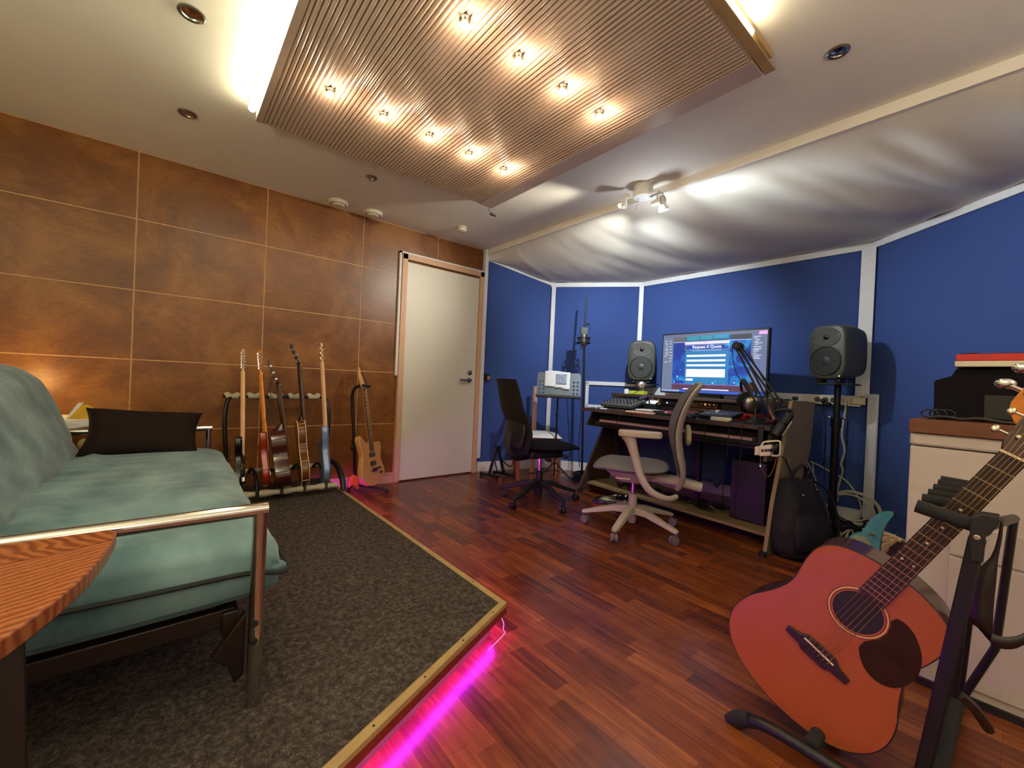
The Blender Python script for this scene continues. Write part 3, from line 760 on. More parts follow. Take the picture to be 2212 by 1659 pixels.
BASS = [(0, 10), (6, 65), (30, 115), (75, 150), (120, 155), (170, 140), (230, 118), (290, 118), (350, 140), (410, 158), (450, 158), (462, 140), (440, 112), (395, 75), (370, 40), (362, 20), (362, -20), (368, -45), (352, -78), (360, -110), (372, -135), (350, -150), (310, -148), (250, -128), (190, -128), (130, -148), (75, -158), (30, -130), (6, -70), (0, -10)]
def curve(o, s=1): return [(p.x*s/1000, p.y*s/1000) for p in smooth_pts([(x, y, 0) for x, y in o], 3, True)]

def guitar(nm, label, M_, kind, s, depth, mats_, join, nutx, fretw=.027, nutw=.0215, group=None, hs='inline', tiltb=0, tail=None, burst=None, binding=None, tun='chrome', extras=True, neckz=.004):
    """x up the neck from the tail, y towards the bass side, z out of the face; metres"""
    body, top, neck, fb = mats_
    t = thing(nm, label, 'guitar', M=M_, group=group)
    out = sym(DREAD, s) if kind == 'dread' else sym(CLASS, s) if kind in ('class', 'semi') else curve(BASS if kind == 'bass' else STRAT, s)
    hollow = kind in ('dread', 'class')
    g = MB(); g.prism(out, -depth, -.0035)
    g.build('body', M[body], t, bev=.006 if not hollow else .002, ang=35)
    if not hollow and top:
        g = MB(); g.prism(out, -.0035, 0, taper=.985); g.build('top', M[top], t, ang=35)
    if binding:
        for z in (-.002, -depth+.002):
            g = MB(); g.tube([(x, y, z) for x, y in out], .0028, 6, closed=True); g.build('binding', M[binding], t)
        for f_ in (.08, .36, .62, .92) if kind == 'semi' else ():
            x = 486*s/1000*f_; 
            for sg in (1, -1):
                yb = max([abs(y) for xx, y in out if abs(xx-x) < .02*s+.012] or [0.1])*sg
                g = MB(); g.tube([(x, yb*1.005, -.003), (x, yb*1.005, -depth+.003)], .002, 6); g.build('side_line', M[binding], t)
    # neck
    L0, L1 = join-.04, nutx
    def nk(x, w, z0):
        return [(x, w, z0), (x, w*.86, z0-.010), (x, w*.45, z0-.018), (x, 0, z0-.0205), (x, -w*.45, z0-.018), (x, -w*.86, z0-.010), (x, -w, z0)]
    g = MB(); rings = []
    for x, w in ((join+.0, fretw*.98), (join+.02, fretw*.97), ((L0+L1)/2, (fretw+nutw)/2), (L1, nutw), (L1+.012, nutw*.9)):
        rings.append([g.v(p) for p in nk(x, w, neckz)])
    g.loft(rings); 
    if hollow or kind == 'semi':
        rings = [[g.v((join+.001, y*.7, z*(depth-.01)/.02)) for _, y, z in nk(0, fretw, 0)], [g.v((join+.05, y*.8, z)) for _, y, z in nk(0, fretw, neckz)]]
        g.loft(rings)
    else: g.box((join-.06, -fretw, -depth*.4), (join+.002, fretw, neckz))
    g.build('neck', M[neck], t, ang=50)
    g = MB(); x0 = join-(.085 if hollow else .075)
    vv = [g.v(p) for p in ((x0, fretw*1.03, neckz), (x0, -fretw*1.03, neckz), (L1, -nutw, neckz), (L1, nutw, neckz), (x0, fretw*1.03, neckz+.005), (x0, -fretw*1.03, neckz+.005), (L1, -nutw, neckz+.005), (L1, nutw, neckz+.005))]
    for q in ((3, 2, 1, 0), (4, 5, 6, 7), (0, 1, 5, 4), (1, 2, 6, 5), (2, 3, 7, 6), (3, 0, 4, 7)): g.face([vv[i] for i in q])
    fbo = g.build('fretboard', M[fb], t)
    scale_l = nutx-tail if tail is not None else (nutx-join)*2
    g = MB()
    for k in range(1, 22):
        x = nutx-scale_l*(1-2**(-k/12))
        if x < x0+.004: break
        w_ = fretw+(nutw-fretw)*(x-x0)/(L1-x0)
        g.box((x-.001, -w_, neckz+.0045), (x+.001, w_, neckz+.0062))
    f_ = g.build('frets', M['fret'], fbo, smooth=False); f_['kind'] = 'stuff'
    g = MB(); g.box((L1-.001, -nutw, neckz), (L1+.004, nutw, neckz+.0085)); g.build('nut', M['bone'], t, bev=.0005)
    # headstock
    tl = Matrix.Translation((L1+.004, 0, neckz+.002)) @ Matrix.Rotation(R(tiltb), 4, 'Y')
    if hs == 'inline': hp = [(0, nutw), (.03, nutw*1.05), (.05, nutw*1.6), (.17, nutw*1.25), (.188, nutw*.5), (.18, -nutw*.5), (.165, -nutw*.6), (.15, -nutw*.9), (.135, -nutw*1.3), (.05, -nutw*1.25), (.02, -nutw)]
    elif hs == 'reverse': hp = [(0, nutw), (.02, nutw*1.4), (.11, nutw*1.0), (.15, nutw*.1), (.19, -nutw*1.0), (.16, -nutw*1.1), (.05, -nutw*1.6), (.015, -nutw*1.1)]
    else: hp = [(0, nutw), (.02, nutw*1.35), (.17, nutw*1.65), (.178, nutw*.9), (.172, 0), (.178, -nutw*.9), (.17, -nutw*1.65), (.02, -nutw*1.35), (0, -nutw)]
    sh = s if not hollow else 1
    hp = [(x*sh, y) for x, y in hp]
    g = MB(); g.prism(hp[::-1], -.014, 0, tl); hd = g.build('headstock', M[fb if kind == 'semi' else neck], t, bev=.002)
    spots = [(.035+.023*i, 1) for i in range(6)] if hs in ('inline',) else [(.03+.02*i, -1) for i in range(6)] if hs == 'reverse' else [(.035+.047*i, sg) for i in range(3) for sg in (1, -1)]
    if kind == 'bass': spots = [(.04+.05*i, sg) for i in range(2) for sg in (1, -1)]+[(.13, 1)]
    for x, sg in spots:
        x *= sh
        ye = nutw*(1.45 if hs != 'sym' else 1.5)*sg
        g = MB(tl)
        if tun == 'white':
            g.tube([(x, ye*.5, -.007), (x, ye*.8+sg*.022, -.012)], .0025, 8); g.box((x-.006, ye*.8+sg*.016-.006, -.018), (x+.006, ye*.8+sg*.016+.006, -.004))
        else:
            g.cyl((x, ye*.5, .0), (x, ye*.5, .012), .0035, n=10); g.cyl((x, ye*.75, -.007), (x, ye+sg*.012, -.007), .0028, n=8)
            g.ball((x, ye+sg*.018, -.007), .0095, 1.0, .75, .5, 8); g.box((x-.008, ye*.5-.008, -.02), (x+.008, ye*.5+.008, -.014))
        g.build('tuner', M['offw'] if tun == 'white' else M['chrome'] if tun == 'chrome' else M[tun], hd)
    if extras and not hollow:
        for x, y in ((join-.1, 0), (join-.17, 0)) if kind != 'bass' else ((join-.13, 0),):
            g = MB(); g.box((x*1-.018, y-.036, .0), (x+.018, y+.036, .008)); g.build('pickup', M['black'], t, bev=.002)
        g = MB(); g.box((join-.235, -.04, 0), (join-.205, .04, .012)); g.build('bridge', M['chrome'], t, bev=.002)
        for x, y in ((.13, -.075), (.09, -.09)):
            g = MB(); g.cyl((x*s, y*s, 0), (x*s, y*s, .014), .010, .008); g.build('knob', M['black'], t)
        sb = join-.22
    else: sb = tail or .22
    g = MB()
    for i in range(4 if kind == 'bass' else 6):
        a = (i-2.5)/2.5 if kind != 'bass' else (i-1.5)/1.5
        g.tube([(sb, a*fretw*.95, .011), (nutx, a*nutw*.82, neckz+.009)], .0006, 4)
    if nm != 'acoustic_guitar':
        o_ = g.build('strings', M['stringm'], t)
    else: g.bm.free()
    return t, tl, sb

# ---- rack against the brown wall
def place(x, y, z, tilt, face=(1, -.17, 0), roll=0, lx=0):
    f = Vector(face).normalized(); nk = Vector((lx, math.sin(R(tilt)), math.cos(R(tilt))))
    nk.normalize(); f = (f-nk*nk.dot(f)).normalized(); lt = f.cross(nk)
    Mr = frame(nk, lt, f, (x, y, z)); return Mr @ Matrix.Rotation(R(roll), 4, 'Z')
RK = 'guitars in the white padded rack'
guitar('electric_guitar', 'electric guitar with pale maple neck and black body nearest the sofa in the rack', place(.385, 3.09, .175, 15), 'strat', .86, .04, ('gloss', 'gloss', 'maple', 'maple'), .31, .79, group=RK, tun='chrome')
guitar('electric_guitar', 'electric guitar with amber neck and cherry red body in the white padded rack', place(.53, 3.09, .20, 15, (1, -.1, 0), lx=-.06), 'strat', .86, .042, ('redburst', 'redburst', 'amber', 'amber'), .31, .765, group=RK, tun='chrome')
ga, _, _ = guitar('classical_guitar', 'small red brown classical guitar with white tuning pegs in the white padded rack', place(.655, 3.08, .185, 13, (1, -.12, 0), lx=-.10), 'class', .80, .088, ('brownac', 'brownac', 'mahog', 'rosew'), .389, .70, fretw=.028, nutw=.026, group=RK, hs='sym', tiltb=14, tun='white')
g = MB()
k_ = ga.matrix_world if False else place(.655, 3.08, .185, 13, (1, -.12, 0), lx=-.10)
pts = [k_ @ Vector(p) for p in ((.76, .03, -.03), (.69, .04, -.06), (.60, .045, -.055), (.52, .05, -.09), (.455, .05, -.10), (.44, .05, -.075), (.46, .05, -.05), (.54, .05, -.07), (.62, .045, -.085), (.70, .04, -.05), (.76, .03, -.025))]
g.tube(pts, .0018, 6, 4); g.build('cord', M['cableB'], ga, True)
guitar('semi_hollow_guitar', 'dark semi-hollow guitar with cream binding in the white padded rack', place(.765, 3.09, .185, 14, (1, -.14, 0), lx=-.05), 'semi', .92, .05, ('sunb', 'sunb', 'mahog', 'rosew'), .44, .845, group=RK, hs='sym', tiltb=16, binding='ivory', neckz=.006)
guitar('bass_guitar', 'ice blue bass with pale maple neck at the door end of the white padded rack', place(.90, 3.10, .185, 14, (1, -.14, 0), lx=-.02), 'bass', .84, .042, ('iceblue', 'iceblue', 'maple', 'maple'), .315, .87, nutw=.02, group=RK, hs='inline')

t = thing('guitar_rack', 'black tube guitar rack with white padded rails by the brown wall', 'guitar rack', (.64, 3.25, PT))
for sx, x0 in ((1, .955), (-1, .315)):
    g = MB(); g.tube([(x0-.025*sx, 3.45, .775), (x0, 3.43, .74), (x0+.015*sx, 3.40, .62), (x0+.0*sx, 3.38, .35), (x0+.005*sx, 3.37, .20)], .014, 10, 4); g.build('side_frame', M['blackmetal'], t, True)
    g = MB(); g.tube([(x0-.0*sx, 3.44, PT+.015), (x0+.005*sx, 3.38, .2), (x0+.01*sx, 3.30, .29), (x0+.02*sx, 3.18, .29), (x0+.03*sx, 3.08, .22), (x0+.03*sx, 3.03, PT+.016)], .02, 10, 4); g.build('curved_foot', M['blackmetal'], t, True)
g = MB(); g.tube([(.29, 3.45, .775), (.93, 3.45, .775)], .013, 10); g.build('top_rail', M['blackmetal'], t, True)
for i in range(5):
    x = .345+.13*i; g = MB(); g.tube([(x-.042, 3.45, .775), (x-.03, 3.45, .778), (x, 3.45, .772), (x+.03, 3.45, .778), (x+.042, 3.45, .775)], [.02, .026, .017, .026, .02], 12, 3); g.build('top_pad', M['cream'], t, True)
g = MB(); g.tube([(.35, 3.36, .262), (.94, 3.36, .262)], .018, 10); g.build('rear_rail', M['cream'], t, True)
g = MB(); pts = []; rr = []
for i in range(41):
    pts.append((.35+.59*i/40, 3.05, .175)); rr.append(.021+.004*math.sin(i*PI/4))
g.tube(pts, rr, 10); g.build('front_rail', M['cream'], t, True)
for i in range(4):
    x = .455+.137*i; g = MB(); g.tube([(x-.012, 3.33, .26), (x-.01, 3.25, .30), (x-.005, 3.14, .295), (x, 3.06, .24), (x, 3.028, .16)], .011, 8, 4); g.build('divider', M['blackmetal'], t, True)

# ---- single stand with the natural wood guitar
t = thing('guitar_stand', 'black single guitar stand with an orange hub beside the door', 'guitar stand', (1.19, 3.42, 0))
b = Vector((1.19, 3.42, 0))
g = MB(); g.tube([b+Vector((.01, 0, .1)), b+Vector((-.005, .02, .45)), b+Vector((-.022, .05, .72)), b+Vector((-.02, .04, .83)), b+Vector((.01, .02, .865)), b+Vector((.035, .0, .87))], .0125, 12, 5); g.build('pole', M['blackmetal'], t, True)
g = MB(); g.cyl(b+Vector((0, .01, .35)), b+Vector((-.004, .015, .43)), .02); g.ball(b+Vector((-.02, -.0, .365)), .016, 1, 1, 1.4); g.build('height_clamp', M['black'], t, True)
g = MB(); yk = b+Vector((.06, -.015, .872))
g.tube([yk+Vector((-.01, -.045, -.005)), yk+Vector((-.02, -.035, .0)), yk+Vector((-.03, .0, .005)), yk+Vector((-.012, .035, .0)), yk+Vector((.022, .045, -.005))], .011, 10, 4); g.tube([yk+Vector((.02, -.05, -.004)), yk+Vector((-.028, -.04, .0))], .011, 10); g.build('neck_yoke', M['foam'], t, True)
g = MB(); g.prism([(-.035, 0), (-.028, .08), (-.012, .115), (.012, .115), (.032, .08), (.04, 0), (.018, .0), (.012, .03), (-.012, .03), (-.016, 0)], -.02, .02, Matrix.Translation(b+Vector((.0, 0, .03))) @ Matrix.Rotation(PI/2, 4, 'X')); g.build('hub', M['orange'], t, True, bev=.003)
for q in ((.255, -.11), (-.11, -.10), (.0, .12)):
    g = MB(); e = b+Vector((q[0], q[1], .012)); g.tube([b+Vector((q[0]*.1, q[1]*.1, .06)), e], .009, 10); g.tube([b.lerp(e, .9)+Vector((0, 0, .006)), e], .012, 10); g.build('leg', M['blackmetal'], t, True)
fdir = Vector((.60, -.80, .16)).normalized()
nk = Vector((-.105, .17, 1)); nk = nk.normalized(); fdir = (fdir-nk*nk.dot(fdir)).normalized(); lt = fdir.cross(nk)
Mg = frame(nk, lt, fdir, (1.315, 3.27, .08))
guitar('natural_guitar', 'natural ash electric guitar with pointed horns hanging on the black stand beside the door', Mg, 'strat', .99, .045, ('oak', 'oak', 'oak', 'rosew'), .345, .79, nutw=.021, fretw=.027, hs='reverse', tiltb=12, tun='black', tail=.15)

# ---- the large acoustic guitar in front
GO = Vector((1.35772202, .31522084, .28400904))
gx = Vector((.03438513, -.48272686, .87509568)); gy = Vector((-.01300925, .87532309, .48336348)); gz = Vector((-.99932398, -.02800486, .02381818))
Mg = frame(gx, gy, gz, GO-gx*.221)
t, tl, sb = guitar('acoustic_guitar', 'large orange topped acoustic guitar with dark pickguard leaning in the front rack', Mg, 'dread', 1.0, .115, ('mahog', 'spruce', 'mahog', 'rosew'), .508, .866, fretw=.0275, nutw=.022, hs='sym', tiltb=14, tun='nickel', tail=.221, binding=None)
o = sym(DREAD); hole = [(.371+.051*math.cos(2*PI*i/48), .051*math.sin(2*PI*i/48)) for i in range(48)]
g = MB(); ve = []
for loop in (o, hole):
    vs_ = [g.v((x, y, 0)) for x, y in loop]; ve += [g.bm.edges.new((vs_[i], vs_[(i+1) % len(vs_)])) for i in range(len(vs_))]
bmesh.ops.triangle_fill(g.bm, use_beauty=True, use_dissolve=False, edges=ve)
ex_ = bmesh.ops.extrude_face_region(g.bm, geom=list(g.bm.faces)); bmesh.ops.translate(g.bm, verts=[v for v in ex_['geom'] if isinstance(v, bmesh.types.BMVert)], vec=(0, 0, -.0034))
tp = g.build('soundboard', M['spruce'], t, smooth=False)
# the body is closed at -.0035: a black disc paints the shade inside the soundhole
g = MB(); g.lathe([(.0508, -.0005), (.0508, -.003), (.0, -.0031)], (.371, 0, 0), n=48); g.build('soundhole', M['black'], t)
for r_ in (.055, .0585, .062):
    g = MB(); g.tube([(.371+r_*math.cos(2*PI*i/60), r_*math.sin(2*PI*i/60), 0) for i in range(60)], .0006 if r_ != .0585 else .0011, 4, closed=True); g.build('rosette_ring', M['mahog' if r_ != .0585 else 'ivory'], t)
g = MB(); g.tube([(x, y, -.001) for x, y in o], .0016, 6, closed=True); g.build('edge_binding', M['black'], t)
# pickguard
pg = smooth_pts([(.408, -.052, 0), (.425, -.064, 0), (.418, -.093, 0), (.385, -.128, 0), (.335, -.148, 0), (.285, -.140, 0), (.262, -.112, 0), (.268, -.078, 0), (.295, -.050, 0), (.322, -.046, 0)], 5, True)
for p in pg:
    d_ = Vector((p.x-.371, p.y, 0))
    if d_.length < .0635: d_ = d_.normalized()*.0635; p.x, p.y = .371+d_.x, d_.y
g = MB(); g.prism([(p.x, p.y) for p in pg], .0002, .0018); g.build('pickguard', M['tort'], t, bev=.0005)
g = MB(); g.prism([(.198, .078), (.215, .079), (.222, .05), (.234, .035), (.236, 0), (.234, -.035), (.222, -.05), (.215, -.079), (.198, -.078), (.196, -.04), (.188, -.03), (.187, 0), (.188, .03), (.196, .04)][::-1], .0, .008); bd = g.build('bridge', M['rosew'], t, bev=.002)
g = MB(); g.bar((.222, .038, .0095), (.219, -.038, .0095), .003, .005); g.build('saddle', M['bone'], bd)
for i in range(6):
    y = (i-2.5)*.011; g = MB(); g.ball((.203, y, .009), .0035, n=6); g.build('bridge_pin', M['black'], bd)
for i in range(6):
    a = (i-2.5)/2.5
    g = MB(); g.tube([(.205, a*.0275, .009), (.2205, a*.0275, .0125), (.866, a*.018, .0132), (.90+abs(a)*.03, a*.024, .004)], .00085 if i < 3 else .0005, 5); g.build('string', M['stringm'], t)
g = MB()
for k in (5, 7, 9, 12):
    x = .866-.645*(1-2**(-(k-.5)/12))
    for y in ((0,) if k != 12 else (.012, -.012)): g.cyl((x, y, .009), (x, y, .0094), .003, n=10)
g.build('position_dots', M['bone'], t)

# ================================================================== front rack that carries the acoustic guitar
t = thing('front_guitar_rack', 'black foam padded guitar rack in front of the white cabinet', 'guitar rack', (1.6, .1, 0))
g = MB(); g.tube([(1.285, .485, .012), (1.285, .44, .045), (1.285, .37, .055), (1.285, .22, .052), (1.285, -.1, .05)], .016, 12, 4); g.build('foot_tube', M['blackmetal'], t, True)
g = MB(); g.tube([(1.285, .51, .008), (1.285, .48, .03), (1.285, .45, .045)], [.010, .02, .018], 12, 3); g.build('foot_cap', M['foam'], t, True)
fp0, fp1 = pX(1985, 1700, 1.30), pX(2112, 1160, 1.30)
g = MB(); g.bar(fp0, fp1, .026, .022, up=(1, 0, 0)); g.build('front_post', M['blackmetal'], t, True, bev=.004)
rp0, rp1 = pX(2060, 1505, 1.42), pX(2100, 1170, 1.42)
g = MB(); g.bar(rp0, rp1, .014, .014, up=(1, 0, 0)); g.build('rear_post', M['blackmetal'], t, True, bev=.003)
rp2, rp3 = pX(2072, 1495, 1.50), pX(2112, 1180, 1.50)
g = MB(); g.bar(rp2, rp3, .016, .014, up=(1, 0, 0)); g.build('middle_post', M['blackmetal'], t, True, bev=.003)
hd_ = [pX(x, y, 1.275) for x, y in ((2098, 1120), (2118, 1111), (2158, 1117), (2160, 1128), (2140, 1155), (2128, 1162), (2124, 1215), (2096, 1212), (2094, 1140))]
g = MB(); g.prism([(p.y, p.z) for p in hd_], 0, .04, frame((0, 1, 0), (0, 0, 1), (1, 0, 0), (1.275, 0, 0))); q = pX(2110, 1161, 1.274); g.cyl(q, q+Vector((-.003, 0, 0)), .0055, mi=1)
g.build('post_head', [M['black'], M['nickel']], t, True, bev=.005)
g = MB(); g.tube([pX(2130, 1135, 1.30), pX(2190, 1120, 1.9)], .012, 10); g.build('top_rail', M['blackmetal'], t, True)
tips = [(1979, 1092, 1.30, 150), (1992, 1077, 1.42, 100), (2005, 1066, 1.47, 95), (2016, 1055, 1.52, 90), (2026, 1045, 1.58, 90), (2032, 1037, 1.64, 90)]
for i, (x_, y_, X_, ln) in enumerate(tips):
    g = MB(); a_ = pX(x_, y_, X_); b_ = pX(x_+ln, y_+ln*.34*(1 if i == 0 else .55), X_)
    g.tube([a_, b_], .0145 if i == 0 else .0125, 14); o = g.build('foam_divider', M['foam'], t, True, ang=30)
    g = MB(); d_ = (a_-b_).normalized(); g.cyl(a_, a_+d_*.002, .008); b2 = g.build('end_cap', M['black'], o); b2.matrix_parent_inverse = PM[t.name].inverted()
for y, z in ((.31, .075), (.10, .045)):
    g = MB(); g.tube([(1.29, y, z-.01), (2.0, y-.01, z-.01)], .017, 12); g.build('lower_rail', M['foam'], t, True)
g = MB(); g.tube([pX(2190, 1120, 1.9), pX(2150, 1400, 1.9), (1.9, .09, .03)], .010, 8); g.build('back_post', M['blackmetal'], t, True)
g = MB(); g.tube([pX(2070, 1498, 1.42), pX(2105, 1530, 1.5), pX(2135, 1575, 1.6)], .011, 8, 3); g.build('stay_leg', M['blackmetal'], t, True)
# strap
g = MB(); P = []
sp = [(2165, 1118, 1.36), (2160, 1160, 1.36), (2148, 1205, 1.36), (2128, 1245, 1.36), (2120, 1300, 1.36), (2118, 1345, 1.36), (2135, 1375, 1.37), (2170, 1390, 1.38), (2212, 1382, 1.40), (2245, 1340, 1.42)]
ws = [.003, .004, .007, .02, .022, .022, .02, .014, .012, .01]
L_, R_ = [], []
for (x, y, X), w_ in zip(sp, ws):
    p = pX(x, y, X); L_.append(p+Vector((0, w_*.8, -.0))); R_.append(p-Vector((0, w_*.8, 0)))
for i in range(6, 9): L_[i] = L_[i]+Vector((0, -.01, .012)); R_[i] = R_[i]+Vector((0, .01, -.012))
L_, R_ = smooth_pts(L_, 3), smooth_pts(R_, 3)
a = [g.v(p) for p in L_]; b = [g.v(p) for p in R_]
for i in range(len(a)-1): g.face([a[i], a[i+1], b[i+1], b[i]])
tag(g.build('guitar_strap', M['leather'], solid=.003), 'dark leather guitar strap looping down from the front rack', 'strap')

# ================================================================== cabinet and what stands on it
t = thing('kitchen_cabinet', 'cream white cabinet with rounded lid edge and brown worktop at the right', 'cabinet', (2.3, -.2, 0))
g = MB(); g.box((2.0, -.62, .02), (2.5, .236, .80)); g.build('carcass', M['cab'], t, True, bev=.004)
g = MB(); g.box((1.995, -.62, .803), (2.505, .238, .846)); g.build('lid_edge', M['cab'], t, True, bev=.009, seg=4)
g = MB(); g.box((1.992, -.60, .46), (2.0, .13, .56)); g.build('drawer_front', M['cab'], t, True, bev=.002)
g = MB(); g.box((1.992, -.60, .05), (2.0, .13, .452)); g.build('cabinet_door', M['cab'], t, True, bev=.002)
g = MB(); g.box((2.01, -.62, 0), (2.5, .2, .02)); g.box((1.99, -.6, 0), (2.0, .19, .022)); g.build('plinth', M['black'], t, True)
g = MB(); g.box((1.985, -.62, .847), (2.51, .24, .893)); tag(g.build('worktop', M['counter'], bev=.002), 'dark brown wooden worktop lying on the cream cabinet', 'worktop')
X0 = 2.12
def yz(px, py, X): p = pX(px, py, X); return p.y, p.z
a = yz(2016, 905, X0); b = yz(2018, 822, X0); c = yz(2056, 812, X0); d = yz(2066, 796, X0)
g = MB()
poly = [(a[0], .894), (b[0], b[1]), (c[0], c[1]), (d[0], d[1]), (-.28, d[1]+.005), (-.28, .894)]
g.prism(poly, 0, .30, frame((0, 1, 0), (0, 0, 1), (1, 0, 0), (X0, 0, 0)))
am = thing('amplifier', 'black stepped amplifier case on the brown worktop', 'amplifier', (X0, 0, .894))
g.build('case', M['softblack'], am, True, bev=.004)
g = MB(); e = yz(2126, 850, X0); g.box((X0-.004, -.2, .905), (X0, e[0], .985)); g.build('grille', M['black'], am, True, bev=.002)
a = yz(2062, 792, 2.1); b = yz(2064, 780, 2.1); c = yz(2064, 765, 2.1)
t = thing('flat_case', 'long flat case, red above and white below, lying on the black amplifier', 'case', (2.1, -.05, a[1]))
g = MB(); g.box((2.1, -.3, a[1]), (2.32, a[0], b[1])); g.build('white_half', M['offw'], t, True, bev=.002)
g = MB(); g.box((2.1, -.3, b[1]), (2.32, b[0], c[1])); g.build('red_half', M['red'], t, True, bev=.002)
g = MB(); zb = c[1]
def blob(u, v): return Vector((2.12+.18*v, b[0]-.01-.27*u, zb+.012*math.sin(PI*v)*(.6+.5*noise.noise(Vector((u*5, v*2, 4))))+.0005))
g.grid(blob, 20, 8); tag(g.build('cloth_cover', M['softblack']), 'black cloth lying on top of the red flat case', 'cloth')
g = MB(); g.box((2.12, -.25, d[1]+.0055), (2.3, d[0]-.02, a[1]-.001)); tag(g.build('black_box', M['black'], bev=.003), 'thin black box between amplifier and red case', 'box')
g = MB(); p = pX(2008, 893, 2.06)
for k in range(3): g.tube([(2.055+.01*k, p.y+.02*math.cos(q)-.02*k, .902+.012+.014*math.sin(q)) for q in [2*PI*i/20 for i in range(20)]], .003, 6, closed=True)
g.tube([(2.05, .2, .898), (2.04, .16, .905), (2.05, .12, .90), (2.04, .08, .906), (2.05, .03, .899), (2.06, -.03, .9)], .006, 6, 4)
tag(g.build('coiled_cable', M['cableB']), 'black cable coiled on the brown worktop in front of the amplifier', 'cable')
t = thing('headstock_guitar', 'maple headstock of another guitar standing at the right edge of the photo', 'guitar', (1.62, -.04, .85))
q = pX(2186, 862, 1.6)
g = MB(); pl_ = [pX(x, y, 1.6) for x, y in ((2190, 912), (2179, 886), (2184, 868), (2200, 850), (2225, 822), (2262, 800), (2280, 850), (2240, 900), (2205, 930))]
g.prism([(p.y, p.z) for p in pl_], 0, .015, frame((0, 1, 0), (0, 0, 1), (1, 0, 0), (1.6, 0, 0))); hd = g.build('headstock', M['amber'], t, True, bev=.002)
for x, y in ((2172, 829), (2210, 795)):
    g = MB(); p = pX(x, y, 1.608); p2 = pX(x+34, y+14, 1.608); g.tube([p, p2], .006, 8); g.ball(p, .019, .35, 1, .72, 8); g.build('tuner', M['chrome'], t, True)
g = MB(); g.tube([(1.612, -.07, .86), (1.63, -.12, .5), (1.65, -.14, .09)], .022, 10); g.build('neck', M['maple'], t, True)

# ================================================================== desk
dk = thing('studio_desk', 'large dark studio desk with slanted side panels and a raised rear shelf', 'desk', (3.1, 1.75, 0))
def pslab(name, poly, z0, z1, m, parent, bev=.003, world=True):
    g = MB(); g.prism(poly, z0, z1); return g.build(name, M[m], parent, world, bev=bev, smooth=False)
YL, YR = 2.50, .93
pslab('desk_top', [(2.86, YL-.02), (2.80, 1.75), (2.82, YR+.02), (3.0, YR+.005), (3.62, YR+.005), (3.62, YL-.005), (3.05, YL)], .73, .757, 'deskw', dk)
g = MB(); g.prism([(2.855, YL-.02), (2.795, 1.75), (2.815, YR+.02), (2.822, YR+.02), (2.802, 1.75), (2.862, YL-.02)][::-1], .731, .756); g.build('desk_edge', M['deskedge'], dk, True, smooth=False)
pslab('rear_shelf', [(3.30, YL-.05), (3.24, YR+.03), (3.66, YR+.02), (3.68, YL-.04)], .872, .893, 'deskedge', dk)
SP = [(3.06, .915), (3.60, .91), (3.54, .62), (3.12, 0), (2.70, 0), (2.83, .5)]
def side(nm, y0, poly, m='chip'):
    g = MB(); g.prism(poly, 0, .022, frame((1, 0, 0), (0, 0, 1), (0, -1, 0), (0, y0, 0))); return g.build(nm, M[m], dk, True, bev=.002, smooth=False)
side('side_panel', YR, [(3.05, .915), (3.50, .91), (3.46, .6), (3.10, 0), (2.72, 0), (2.80, .3)])
side('side_panel', YL+.02, [(3.30, .72), (3.6, .72), (3.3, 0), (2.88, 0)], 'deskedge')
side('side_panel', YL-.0, [(3.30, .895), (3.6, .895), (3.6, .757), (3.36, .757)], 'deskedge')
side('tray_side', YL-.02, [(3.0, .725), (3.4, .725), (3.4, .60), (2.92, .60)], 'deskedge'); side('tray_side', YR+.055, [(2.9, .725), (3.3, .725), (3.3, .54), (2.82, .54)], 'deskedge')
pslab('keyboard_tray', [(2.95, YL-.05), (2.9, YR+.06), (3.3, YR+.06), (3.3, YL-.05)], .596, .612, 'deskw', dk)
g = MB(); g.box((3.45, YR+.02, .30), (3.47, 1.30, .73)); g.box((3.45, 1.5, .25), (3.47, YL, .73)); g.build('back_panel', M['deskw'], dk, True)
pslab('foot_board', [(2.93, YL-.06), (2.86, YR+.02), (3.16, YR+.02), (3.2, YL-.06)], .075, .095, 'chip', dk)
g = MB(); g.box((3.04, 1.48, .095), (3.07, 1.51, .73)); g.build('centre_leg', M['blackmetal'], dk, True)
for y in (2.05, 1.99, 1.30): 
    g = MB(); g.box((3.3, y, .757), (3.62, y+.015, .872)); g.build('rack_divider', M['chip'], dk, True)
for y0, x0, xs0 in ((YR-.005, 2.72, .03), (YL-.02, 2.89, .03)):
    g = MB(); g.cyl((x0, y0, 0), (x0, y0, .03), .02); g.build('foot', M['black'], dk, True)

t = thing('digital_piano', 'long digital piano on the tray under the desk top', 'piano', (3.05, 1.7, .612))
g = MB(); g.box((3.0, 1.05, .613), (3.28, 2.38, .70)); g.box((2.93, 1.05, .613), (3.0, 2.38, .645)); g.build('piano_case', M['black'], t, True, bev=.004)
g = MB()
g.box((2.925, 1.09, .645), (3.02, 2.33, .664)); g.build('white_keys', M['pianok'], t, True, smooth=False)

